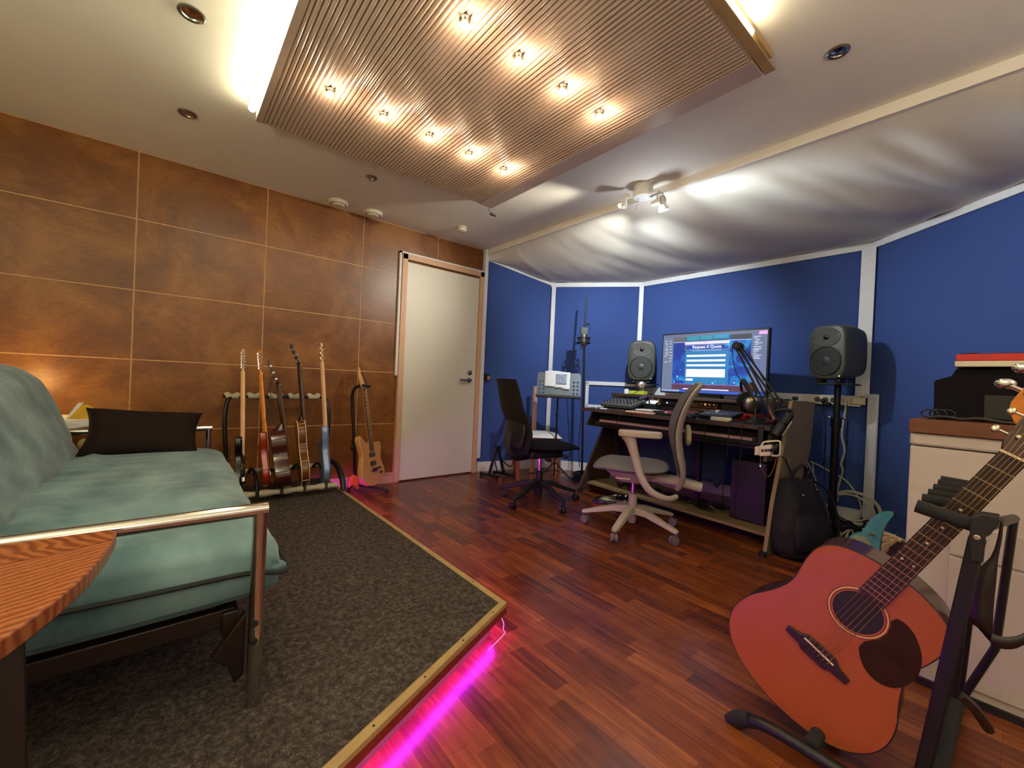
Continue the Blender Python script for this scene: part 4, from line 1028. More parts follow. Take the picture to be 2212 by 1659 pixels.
# ---- items on the desk, left to right
t = thing('mixer', 'small tilted mixing desk with rows of knobs at the door end of the desk', 'mixer', (3.2, 2.24, .757))
Mx = Matrix.Translation((2.97, 2.20, .79)) @ Matrix.Rotation(R(-13), 4, 'Y')
g = MB(Mx); g.box((0, -.16, -.016), (.22, .16, .014)); g.build('mixer_case', M['spk'], t, True, bev=.005)
g = MB(); g.box((2.99, 2.06, .758), (3.18, 2.34, .785)); g.build('wedge', M['black'], t, True)
g = MB(Mx)
for i in range(9):
    for j in range(4):
        g.cyl((.03+.045*j, -.14+.035*i, .014), (.03+.045*j, -.14+.035*i, .034), .0065, .005, 8)
kk = g.build('knobs', M['steel'], t, True); kk['kind'] = 'stuff'
tag(MB().lathe([(.02, 0), (.022, .0), (.022, .03), (.018, .045), (0, .046)], (3.36, 2.37, .894)).build('white_cup', M['paper']), 'small white round pot on the rear shelf beside the yellow green box', 'pot')
g = MB(); g.box((3.34, 2.17, .894), (3.40, 2.33, .925)); tag(g.build('colour_box', M['ypack'], bev=.002), 'flat yellow green box on the rear shelf', 'box')
def headphones(label, c, d, s, sh='steel', pad='black', up=(0, 0, 1)):
    """c centre between the cups, d direction between the cups"""
    c = Vector(c); d = Vector(d).normalized(); up = Vector(up).normalized(); f = d.cross(up).normalized()
    t = thing('headphones', label, 'headphones', c)
    for sg in (1, -1):
        p = c+d*.05*s*sg
        g = MB(); g.lathe([(.02*s, .0), (.042*s, .004*s), (.045*s, .018*s), (.038*s, .026*s), (.018*s, .03*s), (0, .028*s)], p, d*sg, 24); cup = g.build('ear_cup', M[sh], t, True)
        g = MB(); g.lathe([(.024*s, -.018*s), (.043*s, -.014*s), (.046*s, -.002*s), (.04*s, .003*s), (.02*s, .0)], p, d*sg, 24); g.build('ear_pad', M[pad], t, True)
    g = MB(); pts = []
    for i in range(13):
        a = PI*i/12; pts.append(c+d*(.085*s*math.cos(a))+up*(.02*s+.10*s*math.sin(a)))
    g.tube(pts, .007*s, 8, 2, ry=.014*s); g.build('headband', M[pad], t, True)
    return t
p = pX(1385, 834, 3.40)
headphones('silver headphones lying on the rear shelf under the smaller looking left loudspeaker', p, (-.75, -.65, 0), 1.0, up=(.65, -.75, .1))
g = MB(); p = pX(1406, 841, 3.36); g.ball((p.x, p.y, .91), .016, 1, 1, 1, 8); tag(g.build('headphone_adapter', M['black']), 'small dark round plug lying beside the silver headphones', 'plug')
t = thing('clip_lamp', 'small silver clip lamp lying on the mixing desk', 'lamp', (3.02, 2.0, .82))
g = MB(); p = pX(1380, 864, 3.02); q = pX(1393, 857, 3.1); g.tube([p, q], [.011, .022], 12); g.build('lamp_head', M['chrome'], t, True)
g = MB(); g.tube([q, pX(1399, 853, 3.12), pX(1402, 862, 3.12), (3.12, 1.96, .757)], .006, 8, 3); g.build('gooseneck', M['black'], t, True)
g = MB(); pp = pX(1410, 858, 3.3); g.box((3.24, pp.y-.07, .758), (3.36, pp.y+.05, .815)); g.prism([(-.05, -.05), (.05, -.05), (.06, .05), (-.05, .05)], 0, .006, Matrix.Translation((3.29, pp.y-.01, .838)) @ Matrix.Rotation(R(-24), 4, 'Y'), mi=1)
tag(g.build('desk_phone', [M['black'], M['paper']], bev=.002), 'black box with a white pad on top between mixer and rack units', 'box')
# rack units under the shelf
def unit(label, x, y0, y1, z0, z1, face, knobs=0, nm='rack_unit', grp='rack units below the monitor', kc='chrome', led=None):
    t = thing(nm, label, 'audio device', (x, (y0+y1)/2, z0), group=grp)
    g = MB(); g.box((x, y0, z0), (x+.22, y1, z1)); g.build('case', M[face], t, True, bev=.0015)
    for i in range(knobs):
        y = y1-(y1-y0)*(.5+.45*(i+.5)/knobs) if knobs > 2 else y1-.03-.03*i
        g = MB(); r_ = .011 if i % 3 == 0 else .006; z = (z0+z1)/2+(.006 if i % 2 else -.004); g.cyl((x, y, z), (x-.016, y, z), r_, r_*.8, 12); g.build('knob', M[kc if i % 2 else 'black'], t, True)
    if led:
        g = MB(); y = y1-.05; g.ball((x-.002, y, (z0+z1)/2), .005, n=6); g.build('led', M[led], t, True)
unit('upper dark rack unit with a blue light at the mixer side under the shelf', 3.34, 1.83, 1.985, .815, .858, 'tower', 1, led='ledb')
unit('lower dark rack unit at the mixer side under the shelf', 3.34, 1.83, 1.985, .765, .808, 'tower', 2)
unit('upper rack unit with brown panel and chrome knobs under the screen', 3.33, 1.50, 1.80, .818, .862, 'walnut', 8)
unit('lower rack unit with brown panel and chrome knobs under the screen', 3.33, 1.50, 1.80, .768, .812, 'walnut', 8)
unit('black audio box with pale lettering standing over the red interface', 3.30, 1.30, 1.46, .808, .86, 'black', 0)
unit('red metal audio interface with a glowing red light', 3.20, 1.16, 1.43, .760, .800, 'redbox', 6, led='ledr')
txt = bpy.data.curves.new('lettering', 'FONT'); 
def text(name, s, size, M_, m, parent, align='CENTER', bold=0):
    c = bpy.data.curves.new(name, 'FONT'); c.body = s; c.size = size; c.align_x = align; c.align_y = 'CENTER'; c.extrude = .0003; c.offset = bold
    o = bpy.data.objects.new('tmp_text', c); C.objects.link(o)
    dg = bpy.context.evaluated_depsgraph_get(); me = bpy.data.meshes.new_from_object(o.evaluated_get(dg)); bpy.data.objects.remove(o)
    me.name = name; me.transform(M_); me.materials.clear(); me.materials.append(M[m] if isinstance(m, str) else m)
    ob = bpy.data.objects.new(name, me); C.objects.link(ob); ob.parent = parent; ob.matrix_parent_inverse = PM[parent.name].inverted(); return ob

# computer keyboard
kb = thing('computer_keyboard', 'computer keyboard with white, dark and red keycaps on the desk', 'keyboard', (2.93, 1.74, .757))
kM = Matrix.Translation((2.93, 1.72, .758)) @ Matrix.Rotation(R(-3), 4, 'Z')
g = MB(kM); g.box((-.065, -.22, 0), (.07, .22, .018)); g.build('keyboard_case', M['black'], kb, True, bev=.003)
g = MB(kM)
for r in range(6):
    for c in range(21):
        y = .212-.0203*c; x = -.058+.0208*r
        wht = (c < 8) or (12 < c < 14 and r < 3) or (16 < c < 20 and r < 3); rd = (8 <= c < 12 and r > 2 or (c in (14, 15) and r < 3)) or (c < 2 and r == 5)
        if (r, c) in ((0, 5),): wht = True
        mi = 1 if rd else 0 if wht else 2
        g.prism([(x, y-.0085), (x+.017, y-.0085), (x+.017, y+.0085), (x, y+.0085)], .018, .029, mi=mi, taper=.8)
o = g.build('keycaps', [M['keyw'], M['keyr'], M['keyd']], kb, True, smooth=False); o['kind'] = 'stuff'
g = MB(); g.box((2.80, 1.73, .7575), (2.835, 1.98, .772)); tag(g.build('wrist_rest', M['beech'], bev=.004), 'low brown wooden strip in front of the computer keyboard', 'wrist rest')
ct = thing('control_surface', 'black tilted control pad with a silver ball beside the keyboard', 'controller', (3.0, 1.40, .757))
cM = Matrix.Translation((2.90, 1.32, .775)) @ Matrix.Rotation(R(-9), 4, 'Y')
g = MB(cM); g.box((0, -.105, -.015), (.20, .125, .012)); g.build('pad_case', M['black'], ct, True, bev=.004)
g = MB(cM)
for i in range(10):
    for j in range(2): g.box((.03+.03*j, -.09+.019*i, .012), (.044+.03*j, -.077+.019*i, .016))
g.build('buttons', M['steel'], ct, True)
g = MB(cM); g.lathe([(.026, .012), (.022, .02), (.012, .026), (0, .027)], (.14, .045, 0)); g.build('jog_wheel', M['chrome'], ct, True)
def mouse(u, v): 
    a = u*2*PI; r = 1
    x = .055*math.cos(a)*math.sin(v*PI/2); y = .033*math.sin(a)*math.sin(v*PI/2); return Vector((2.86+x, 1.47+y, .758+.036*math.cos(v*PI/2)**.8))
g = MB(); g.grid(mouse, 20, 8, cu=True); tag(g.build('computer_mouse', M['black']), 'black computer mouse on the front edge of the desk', 'mouse')
g = MB(); g.box((2.825, 1.19, .7575), (2.865, 1.32, .784)); tag(g.build('white_box', M['offw'], bev=.006), 'small off-white block at the front edge of the desk', 'box')
# small things by the mixer
g = MB(); P_ = [(2.90+.03*math.cos(a), 2.27+.03*math.sin(a), .762) for a in [2*PI*i/16 for i in range(16)]]; g.tube(P_, .005, 6, closed=True)
tag(g.build('white_ring', M['paper']), 'small white ring lying on the desk in front of the mixer', 'ring')
g = MB(); g.tube([(2.9, 2.36, .76), (2.92, 2.32, .764), (2.90, 2.21, .762), (2.88, 2.16, .762), (2.9, 2.06, .764)], .005, 6, 3); tag(g.build('short_cable', M['nickel']), 'short pale cable lying on the desk in front of the mixer', 'cable')
g = MB(); g.box((2.99, 1.97, .7575), (3.12, 2.10, .775)); tag(g.build('blue_cloth', M['blueband'], bev=.006), 'dark blue folded cloth on the desk beside the mixer', 'cloth')
g = MB(); g.tube([(3.2, 2.12, .935), (3.08, 2.16, .86), (3.0, 2.05, .79), (2.86, 1.98, .77), (2.79, 2.02, .72), (2.785, 2.06, .6), (2.84, 2.07, .45)], .0025, 6, 5); tag(g.build('thin_cable', M['cableB']), 'thin black cable crossing the mixer and hanging over the desk edge', 'cable')
for y in (1.33, 1.18, 1.10):
    g = MB(); g.tube([(2.86, y, .759), (2.80, y+.005, .755), (2.79, y, .6), (2.8, y+.02, .35), (2.84, y+.04, .16)], .0025, 6, 5)
    tag(g.build('hanging_cable', M['cableB']), {1.33: 'thin black cable hanging from the desk edge below the white block', 1.18: 'thin black cable hanging between the white block and the microphone arm', 1.10: 'thin black cable hanging nearest the slanted right desk panel'}[y], 'cable', 'cables hanging over the desk edge')

# ---- monitor
MX = 3.47
mn = thing('computer_monitor', 'large black framed screen showing a web form, standing on the rear shelf', 'monitor', (MX, 1.645, .893))
y0, y1, z0, z1 = 1.205, 2.085, .922, 1.452
g = MB(); g.box((MX, y0, z0), (MX+.045, y1, z1)); g.build('bezel', M['black'], mn, True, bev=.004)
g = MB(); g.box((MX+.02, 1.56, .894), (MX+.10, 1.73, .93)); g.build('stand_foot', M['black'], mn, True)
def uv(u, v, d=0): return (MX-.001-d, y1-.012-(y1-y0-.024)*u, z1-.012-(z1-z0-.024)*v)
sm, snt, sb_ = newmat('screen_picture')
L = snt.links.new; tc = N(snt, 'ShaderNodeTexCoord')
sz = N(snt, 'ShaderNodeTexNoise', _Scale=7., _Detail=5., _Distortion=1.5); L(tc.outputs['Object'], sz.inputs['Vector'])
sr = N(snt, 'ShaderNodeValToRGB'); e = sr.color_ramp.elements; e[0].position = .38; e[0].color = hx('1a3c9c'); e[1].position = .72; e[1].color = hx('2cb4ec'); k = e.new(.55); k.color = hx('1c58c0')
L(sz.outputs['Fac'], sr.inputs[0]); L(sr.outputs[0], sb_.inputs['Emission Color']); sb_.inputs['Emission Strength'].default_value = .42
sb_.inputs['Base Color'].default_value = (.01, .01, .02, 1); sb_.inputs['Roughness'].default_value = .3
def em(h, s=.7):
    k = 'em'+h+str(s)
    if k not in M: m_, nt_, b_ = newmat('screen_'+h); b_.inputs['Base Color'].default_value = (.01, .01, .01, 1); b_.inputs['Emission Color'].default_value = hx(h); b_.inputs['Emission Strength'].default_value = s*.5; M[k] = m_
    return M[k]
g = MB(); g.face([g.v(uv(a, b)) for a, b in ((0, 0), (1, 0), (1, 1), (0, 1))]); scr = g.build('screen', sm, mn, True, smooth=False)
ui = [(0, 0, 1, .055, '7880a8'), (0, .055, .115, 1, '7c8eae'), (.115, .055, .25, .13, '70707c'), (.25, .055, .68, .13, '2a6c98'), (.26, .045, .385, .115, '22a8c8'), (.395, .04, .52, .11, '22a8c8'), (.53, .035, .67, .1, '18b0dc'), (.69, .05, .87, .125, '38424c'),
      (.115, .135, .87, .142, 'e8ecf8'), (.24, .145, .68, .185, 'e4e0f8'), (.87, .05, 1, .93, '7484b0'), (.93, .02, 1, .07, 'f0a8f0'), (.43, .14, .46, .155, 'f090d0'),
      (.115, .865, .87, .955, '6a3c5c'), (.24, .93, .69, .948, 'f0e8ff'), (.2, .955, .87, 1, '3868e0'), (0, .955, .2, 1, '5f7cc0'),
      (.25, .29, .68, .86, '1c90d4'), (.265, .36, .65, .395, 'f4f4ff'), (.265, .44, .65, .475, 'f4f4ff'), (.265, .52, .65, .555, 'f4f4ff'), (.265, .60, .65, .735, 'f0f0fc'), (.265, .76, .34, .80, 'e8e8ff'), (.115, .855, .87, .862, 'd080d0')]
mats2 = []; g = MB(); seen = {}
for i, (a, b, c, d, h) in enumerate(ui):
    if h not in seen: seen[h] = len(mats2); mats2.append(em(h, 1.0 if h[0] in 'ef' else .72))
    dd = .0004+.0002*(i % 12) if i else .0003
    g.face([g.v(uv(x, y, .0004+.00008*i)) for x, y in ((a, b), (c, b), (c, d), (a, d))], seen[h])
rnd = random.Random(3)
wm = len(mats2); mats2.append(em('eef2ff', 1.0))
rm = len(mats2); mats2.append(em('d06078', .8))
for (a, b, c, d, n_, dx) in ((.015, .10, .05, .5, 12, .02), (.075, .10, .11, .5, 8, .0), (.885, .09, .95, .45, 14, .02)):
    for i in range(n_):
        y = b+(d-b)*i/n_+rnd.random()*.01; x = a+rnd.random()*dx; w_ = (c-a)*(.5+.5*rnd.random())
        g.face([g.v(uv(p, q, .003)) for p, q in ((x, y), (x+w_, y), (x+w_, y+.008), (x, y+.008))], rm if n_ == 12 and i in (9, 10) else wm)
for i in range(9): g.face([g.v(uv(p, q, .003)) for p, q in ((.01+.022*i, .967), (.022+.022*i, .967), (.022+.022*i, .985), (.01+.022*i, .985))], wm)
for i in range(22):
    x = rnd.uniform(.13, .86); y = rnd.uniform(.5, .85) if i % 3 else rnd.uniform(.78, .86); 
    if .24 < x < .69 and y < .8: continue
    c_ = Vector(uv(x, y, .0032)); r_ = rnd.uniform(.002, .006); g.face([g.v(c_+Vector((0, r_*math.cos(k*PI/4), r_*math.sin(k*PI/4)))) for k in range(8)], wm)
for (a, b, c, d) in ((.25, .2, .68, .203), (.25, .275, .68, .278), (.25, .2, .252, .278), (.678, .2, .68, .278)): g.face([g.v(uv(x, y, .0025)) for x, y in ((a, b), (c, b), (c, d), (a, d))], wm)
g.build('page_blocks', mats2, mn, True, smooth=False)
tM = frame((0, -1, 0), (0, 0, 1), (-1, 0, 0), uv(.465, .232, .003))
text('page_heading', 'Request A Quote', .034, tM, em('f8f8ff', 1.0), mn, bold=.0006)
text('page_subheading', 'Tell us about your project and we will get back to you', .011, frame((0, -1, 0), (0, 0, 1), (-1, 0, 0), uv(.465, .288, .003)), em('d8e8ff', 1.0), mn)

# ---- things on the right end of the rear shelf
g = MB(); g.box((3.38, 1.06, .894), (3.52, 1.18, .922)); g.box((3.38, 1.0, .894), (3.5, 1.055, .91)); tag(g.build('shelf_gadget', M['spk'], bev=.004), 'dark grey flat device on the rear shelf right of the screen', 'device')
g = MB(); g.box((3.36, .955, .894), (3.54, 1.03, .912)); g.ball((3.40, 1.0, .93), .02, 1, 1, .8, 8)
tag(g.build('cable_adapter', M['blueband'], bev=.004), 'dark blue plug and adapter on the far right end of the shelf', 'adapter')
headphones('large black and silver headphones hanging in front of the screen beside the microphone arm', pX(1618, 868, 3.02), (-.75, -.62, -.2), 1.25, 'steel', 'black', up=(.1, .35, 1))
p = pX(1650, 884, 2.96)
t = thing('headphone_stand', 'black headphone stand on the right of the desk', 'stand', (2.98, 1.10, .757))
g = MB(); g.lathe([(.05, 0), (.05, .006), (.02, .03), (.008, .06), (.008, .2)], (2.96, 1.09, .757)); g.tube([(2.96, 1.09, .95), (2.97, 1.11, 1.0), (3.0, 1.14, 1.02)], .008, 8, 3); g.build('stand_post', M['black'], t, True)
g = MB(); g.ball(pX(1622, 838, 3.08), .028, .5, 1, 1.1, 8)
tag(g.build('orange_ear_pad', M['orangem']), 'orange brown round foam pad on the headband behind the microphone arm', 'pad')
g = MB(); g.box((3.0, 1.0, .757), (3.16, 1.12, .775)); g.box((3.02, .96, .776), (3.17, 1.08, .795)); tag(g.build('small_interfaces', M['black'], bev=.003), 'stacked small black devices with green lights beside the slanted desk panel', 'device')

# ---- microphone arm
t = thing('microphone_boom', 'black sprung microphone boom arm clamped to the right end of the desk', 'microphone arm', (2.98, 1.03, .757))
KX = 2.97
base = pX(1681, 867, KX); J = pX(1596, 748, KX); E1 = pX(1668, 893, KX-.1)
g = MB()
perp = (J-base).normalized().cross(Vector((1, 0, 0))).normalized()*.012
for s_ in (-1, 1): g.tube([base+perp*s_, J+perp*s_], .0065, 8)
g.build('lower_arm', M['blackmetal'], t, True)
g = MB(); perp = (J-E1).normalized().cross(Vector((1, 0, 0))).normalized()*.013
J2 = J+Vector((-.03, 0, 0))
for s_ in (-1, 1): g.tube([E1+perp*s_, J2+perp*s_], .0065, 8)
g.build('upper_arm', M['blackmetal'], t, True)
g = MB(); g.cyl(J+Vector((.02, 0, 0)), J+Vector((-.045, 0, 0)), .026); g.cyl(base+Vector((.02, 0, 0)), base+Vector((-.02, 0, 0)), .024); g.cyl(E1+Vector((.02, 0, 0)), E1+Vector((-.02, 0, 0)), .02); g.build('joints', M['black'], t, True)
for nm_, p_ in (('joint_bolt', J+Vector((-.046, 0, 0))), ('joint_bolt', base+Vector((-.021, 0, 0))), ('joint_bolt', E1+Vector((-.021, 0, 0)))):
    g = MB(); g.ball(p_, .006, .5, 1, 1, 6); g.build(nm_, M['steel'], t, True)
g = MB(); g.tube([base, base+Vector((0, .002, -.06)), Vector((base.x, base.y+.03, .76))], .011, 10); g.box((base.x-.03, base.y+.01, .757), (base.x+.03, base.y+.06, .79))
g.build('desk_clamp', M['black'], t, True, bev=.002)
g = MB(); q = pX(1645, 905, 2.80); g.box((2.79, q.y-.014, .60), (2.81, q.y+.014, .755)); g.box((2.79, q.y-.016, .598), (2.86, q.y+.016, .61)); g.build('clamp_bar', M['black'], t, True, bev=.003)
g = MB(); pts = [E1, pX(1655, 850, 2.8), pX(1640, 870, 2.78), pX(1668, 905, 2.76), pX(1662, 915, 2.76)]
g.tube([E1+Vector((0, .02, .06)), E1+Vector((-.02, .0, .0)), E1+Vector((-.03, -.02, -.04)), E1+Vector((-.03, .02, -.055))], [.014, .022, .02, .01], 10, 4); g.build('arm_end_cover', M['mahog'], t, True)
g = MB(); g.tube([J+Vector((-.03, .03, 0)), pX(1583, 770, 2.93), pX(1588, 800, 2.93), pX(1600, 822, 2.92), pX(1612, 840, 2.9), pX(1640, 880, 2.86)], .003, 6, 4)
g.tube([J+Vector((-.03, -.03, .01)), pX(1617, 760, 2.93), pX(1632, 790, 2.93), pX(1650, 822, 2.92)], .003, 6, 4); g.build('arm_cable', M['cableB'], t, True)
t = thing('broadcast_microphone', 'black cylindrical microphone hanging from the boom arm beside the desk panel', 'microphone', pX(1692, 925, 2.8))
a = pX(1674, 941, 2.80); b = pX(1702, 900, 2.84)
g = MB(); dd = (b-a).normalized(); Lm = (b-a).length
g.lathe([(.0, -.004), (.02, -.002), (.028, .004), (.0285, Lm*.55), (.024, Lm*.6), (.026, Lm*.65), (.026, Lm+.015), (.015, Lm+.025), (0, Lm+.025)], a, dd, 24); g.build('body', M['black'], t, True)
g = MB(); yk_ = basis(dd)[0]
g.tube([a+dd*.09+yk_*.036, a+dd*.13+yk_*.04, a+dd*(Lm+.02)+yk_*.03, b+dd*.045, a+dd*(Lm+.02)-yk_*.03, a+dd*.13-yk_*.04, a+dd*.09-yk_*.036], .005, 8, 3); g.tube([b+dd*.045, b+dd*.02+Vector((0, .05, .02)), E1+Vector((-.02, 0, -.01))], .009, 8, 3); g.build('yoke', M['blackmetal'], t, True)
g = MB(); g.bar(a+dd*.02-basis(dd)[1]*.03, a+dd*.12-basis(dd)[1]*.03, .012, .006); g.build('side_strip', M['offw'], t, True)

# ---- power strip on the desk side
t = thing('power_strip', 'off-white socket block with a ring handle hanging on the slanted desk panel', 'power strip', pY(1650, 975, .86))
Xp = 2.66
pa, pb_ = pX(1632, 974, Xp), pX(1668, 972, Xp)
g = MB(); fm = frame((pb_-pa).normalized(), (0, 0, 1), (pb_-pa).normalized().cross(Vector((0, 0, 1))), pa); w_ = (pb_-pa).length
g.box((-.002, -.026, -.02), (w_*.28, .026, .012), 0, fm); g.box((w_*.3, -.032, -.02), (w_, .030, .018), 0, fm); g.build('socket_block', M['offw'], t, True, bev=.004)
for k in (.5, .72, .9):
    g = MB(); g.cyl(fm @ Vector((w_*k, 0, .0175)), fm @ Vector((w_*k, 0, .0192)), .009); g.build('socket', M['socket'], t, True)
g = MB(); g.tube([fm @ Vector(p) for p in ((w_*.3, .02, 0), (w_*.45, .045, 0), (w_*.7, .05, 0), (w_*1.35, .048, 0), (w_*1.45, .03, 0), (w_*1.45, -.02, 0), (w_*1.35, -.034, 0), (w_*1.0, -.032, 0))], .005, 8, 4); g.build('handle', M['offw'], t, True)
g = MB(); g.tube([fm @ Vector((w_*1.05, .0, .02)), fm @ Vector((w_*1.25, 0, .03)), fm @ Vector((w_*1.35, .03, .02))], .011, 8, 3); g.build('plug', M['black'], t, True)
g = MB(); g.tube([fm @ Vector((.03, -.03, 0)), pX(1643, 1003, 2.68), pX(1648, 1018, 2.7), pX(1660, 1030, 2.72), pX(1672, 1010, 2.75), pX(1678, 985, 2.78)], .0025, 6, 4); g.build('cord', M['orangewood'], t, True)
g = MB(); g.prism([(0, 0), (.045, -.005), (.05, .03), (.02, .035), (0, .03)], 0, .0015, frame((1, 0, 0), (0, 0, 1), (0, -1, 0), pY(1700, 1003, YR-.024)))
tag(g.build('pink_label', M['pinktape']), 'small pink tape label stuck on the slanted desk panel', 'label')
g = MB(); g.tube([pY(1687, 985, YR-.027), pY(1697, 992, YR-.027), pY(1702, 1005, YR-.029), pY(1708, 1020, YR-.027), pY(1709, 1045, YR-.03), pY(1705, 1075, YR-.05)], .003, 6, 4)
tag(g.build('panel_cable', M['cableB']), 'thin black cable taped down the slanted desk panel', 'cable')

# ---- under the desk
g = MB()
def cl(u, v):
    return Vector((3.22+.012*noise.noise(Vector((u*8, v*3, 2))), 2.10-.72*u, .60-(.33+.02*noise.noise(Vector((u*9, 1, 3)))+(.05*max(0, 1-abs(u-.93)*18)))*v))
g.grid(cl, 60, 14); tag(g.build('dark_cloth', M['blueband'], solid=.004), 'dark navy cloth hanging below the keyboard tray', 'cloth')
t = thing('computer_tower', 'dark computer tower on the foot board under the desk', 'computer', (3.12, 1.16, .096))
g = MB(); g.box((3.0, 1.02, .097), (3.42, 1.24, .50)); g.build('case', M['tower'], t, True, bev=.006)
g = MB(); g.ball(pX(1643, 1006, 2.998), .006, .5, .7, 1.4, 6); g.build('power_light', M['ledb'], t, True)
g = MB()
rb = random.Random(5)
for i in range(7):
    y = 2.15-i*.13
    g.tube([(3.05+rb.uniform(-.05, .08), y+rb.uniform(-.1, .1), .105) for _ in range(6)], .006, 6, 3)
    g.ball((3.12+rb.uniform(-.04, .08), y, .112), .03, 1.6, 1.4, .5, 6)
tag(g.build('cable_tangle', M['cableB']), 'tangle of black cables and adapters on the foot board under the desk', 'cables', kind='stuff')
g = MB()
def bagf(u, v):
    a = u*2*PI; r = .5+.5*v
    x = math.cos(a)*.17*math.sin(v*PI/2)**.7; y = math.sin(a)*.10*math.sin(v*PI/2)**.7
    z = .075*math.cos(v*PI/2)+.03*noise.noise(Vector((x*14, y*14, 2)))*math.cos(v*PI/2)
    return Vector((2.84+x*.75-y*.3, 2.03-x*.8+y, max(.001, z)))
g.grid(bagf, 40, 12, cu=True); tag(g.build('plastic_bag', M['gloss'], ang=30), 'crumpled glossy black plastic bag on the floor by the desk foot', 'bag')

# ================================================================== loudspeakers
def speaker(label, c, face, h=.40, w_=.275, d_=.26, led='ledg', stand_z=None):
    """c = bottom centre of the baffle"""
    c = Vector(c); f = Vector(face).normalized(); s = Vector((0, 0, 1)).cross(f).normalized(); u = f.cross(s)
    fm = frame(s, u, f, c+u*h/2)
    t = thing('loudspeaker', label, 'loudspeaker', M=Matrix.Translation(c), group='grey studio loudspeakers')
    g = MB(fm)
    def sec(z, k, e=4.2, hh=None):
        out = []
        for i in range(48):
            a = 2*PI*i/48; ca, sa = math.cos(a), math.sin(a)
            out.append(g.v((w_/2*k*math.copysign(abs(ca)**(2/e), ca), h/2*k*math.copysign(abs(sa)**(2/e), sa)*(1 if sa > 0 else 1), z)))
        return out
    g.loft([sec(-d_, .78), sec(-d_+.015, .86), sec(-d_*.6, .97), sec(-.05, 1.0), sec(-.018, .985), sec(-.004, .95), sec(0, .92)])
    g.build('cabinet', M['spk'], t, True, ang=50)
    for nm, cy, r, dp, mm in (('waveguide', h*.27, w_*.33, .022, 'spk'),):
        g = MB(fm); g.lathe([(r*1.0, .001), (r*.7, -.0), (r*.45, -.004)], (0, cy, 0), (0, 0, 1), 32)
    # waveguide dish modelled as a raised rim with dark throat
    g = MB(fm @ Matrix.Translation((0, h*.27, .0012)) @ Matrix.Diagonal((1.15, .78, 1, 1)))
    g.lathe([(.088, .0), (.086, .0035), (.06, .002), (.035, .0005), (.0, .0003)], n=40); g.build('waveguide', M['spk'], t, True, ang=60)
    g = MB(fm); g.lathe([(.019, .0015), (.018, .006), (.014, .009), (.0, .011)], (0, h*.27, 0), n=24); g.build('tweeter', M['gloss'], t, True)
    r = w_*.415
    g = MB(fm); g.lathe([(r, .0005), (r*.985, .006), (r*.93, .007), (r*.88, .003)], (0, -h*.16, 0), n=48); g.build('woofer_surround', M['black'], t, True)
    g = MB(fm); g.lathe([(r*.9, .004), (r*.4, .0014), (r*.36, .0016), (r*.2, .0085), (0, .011)], (0, -h*.16, 0), n=40); g.build('woofer_cone', M['cone'], t, True, ang=60)
    g = MB(fm); g.ball((w_*.36, -h*.43, .001), .003, n=6); g.build('led', M[led], t, True)
    text('lettering', 'GENELEC', .015, fm @ Matrix.Translation((-.0, -h*.425, .0006)) , 'nickel', t)
    g = MB(fm)
    for sx in (-1, 1): g.box((sx*w_*.25-.02, -h/2-.02, -.09), (sx*w_*.25+.02, -h/2+.012, -.02))
    g.build('rubber_feet', M['black'], t, True, bev=.006)
    return t, fm
speaker('grey studio loudspeaker between the microphone stand and the screen', (3.56, 2.355, 1.02), (-.93, -.50, -.03), .40, .262)
speaker('grey studio loudspeaker on a black stand at the right, seen partly from its side', (3.66, .895, 1.072), (-.93, .35, -.03), .40, .262, .27)
def spstand(label, c, top, pole=.02, tri=True):
    t = thing('speaker_stand', label, 'stand', c, group='loudspeaker stands')
    x, y, _ = c
    g = MB(); g.box((x-.12, y-.11, top-.012), (x+.12, y+.11, top)); g.build('top_plate', M['black'], t, True, bev=.003)
    g = MB(); g.cyl((x, y, .05), (x, y, .75), pole*1.25); g.cyl((x, y, .75), (x, y, top-.012), pole); g.cyl((x, y, .73), (x, y, .80), pole*1.6); g.build('pole', M['blackmetal'], t, True, ang=30)
    g = MB(); g.ball((x-.05, y+.03, .80), .012); g.ball((x+.02, y-.045, .80), .012); g.build('clamp_knobs', M['nickel'], t, True)
    for k in range(3):
        a = 2*PI*k/3+.6; g = MB(); g.tube([(x, y, .10), (x+.22*math.cos(a), y+.14*math.sin(a), .015)], .014, 8); g.build('leg', M['blackmetal'], t, True)
spstand('tall black loudspeaker stand at the right beside the white cables', (3.80, .85, 0), 1.052, .021)
spstand('black loudspeaker stand hidden behind the door end of the desk', (3.71, 2.43, 0), 1.0, .018)

# ================================================================== sockets, cables on the desk wall
fr = on(V_BC, V_CD, .5, 1)-on(V_BC, V_CD, .5, 0)
def wallhit(px, py, off=.034): return hit(px, py, V_BC, V_CD)+fr*off
t = thing('wall_socket', 'white row of wall sockets on the board behind the loudspeaker stand', 'socket', wallhit(1800, 868))
g = MB(); a, b = wallhit(1748, 868), wallhit(1832, 868); a.z = b.z = .925
strip(Vector((a.x, a.y, 0))-fr*.034, Vector((b.x, b.y, 0))-fr*.034, .892, .962, .03, 0, .034)
g.build('socket_plate', M['offw'], t, True, bev=.004)

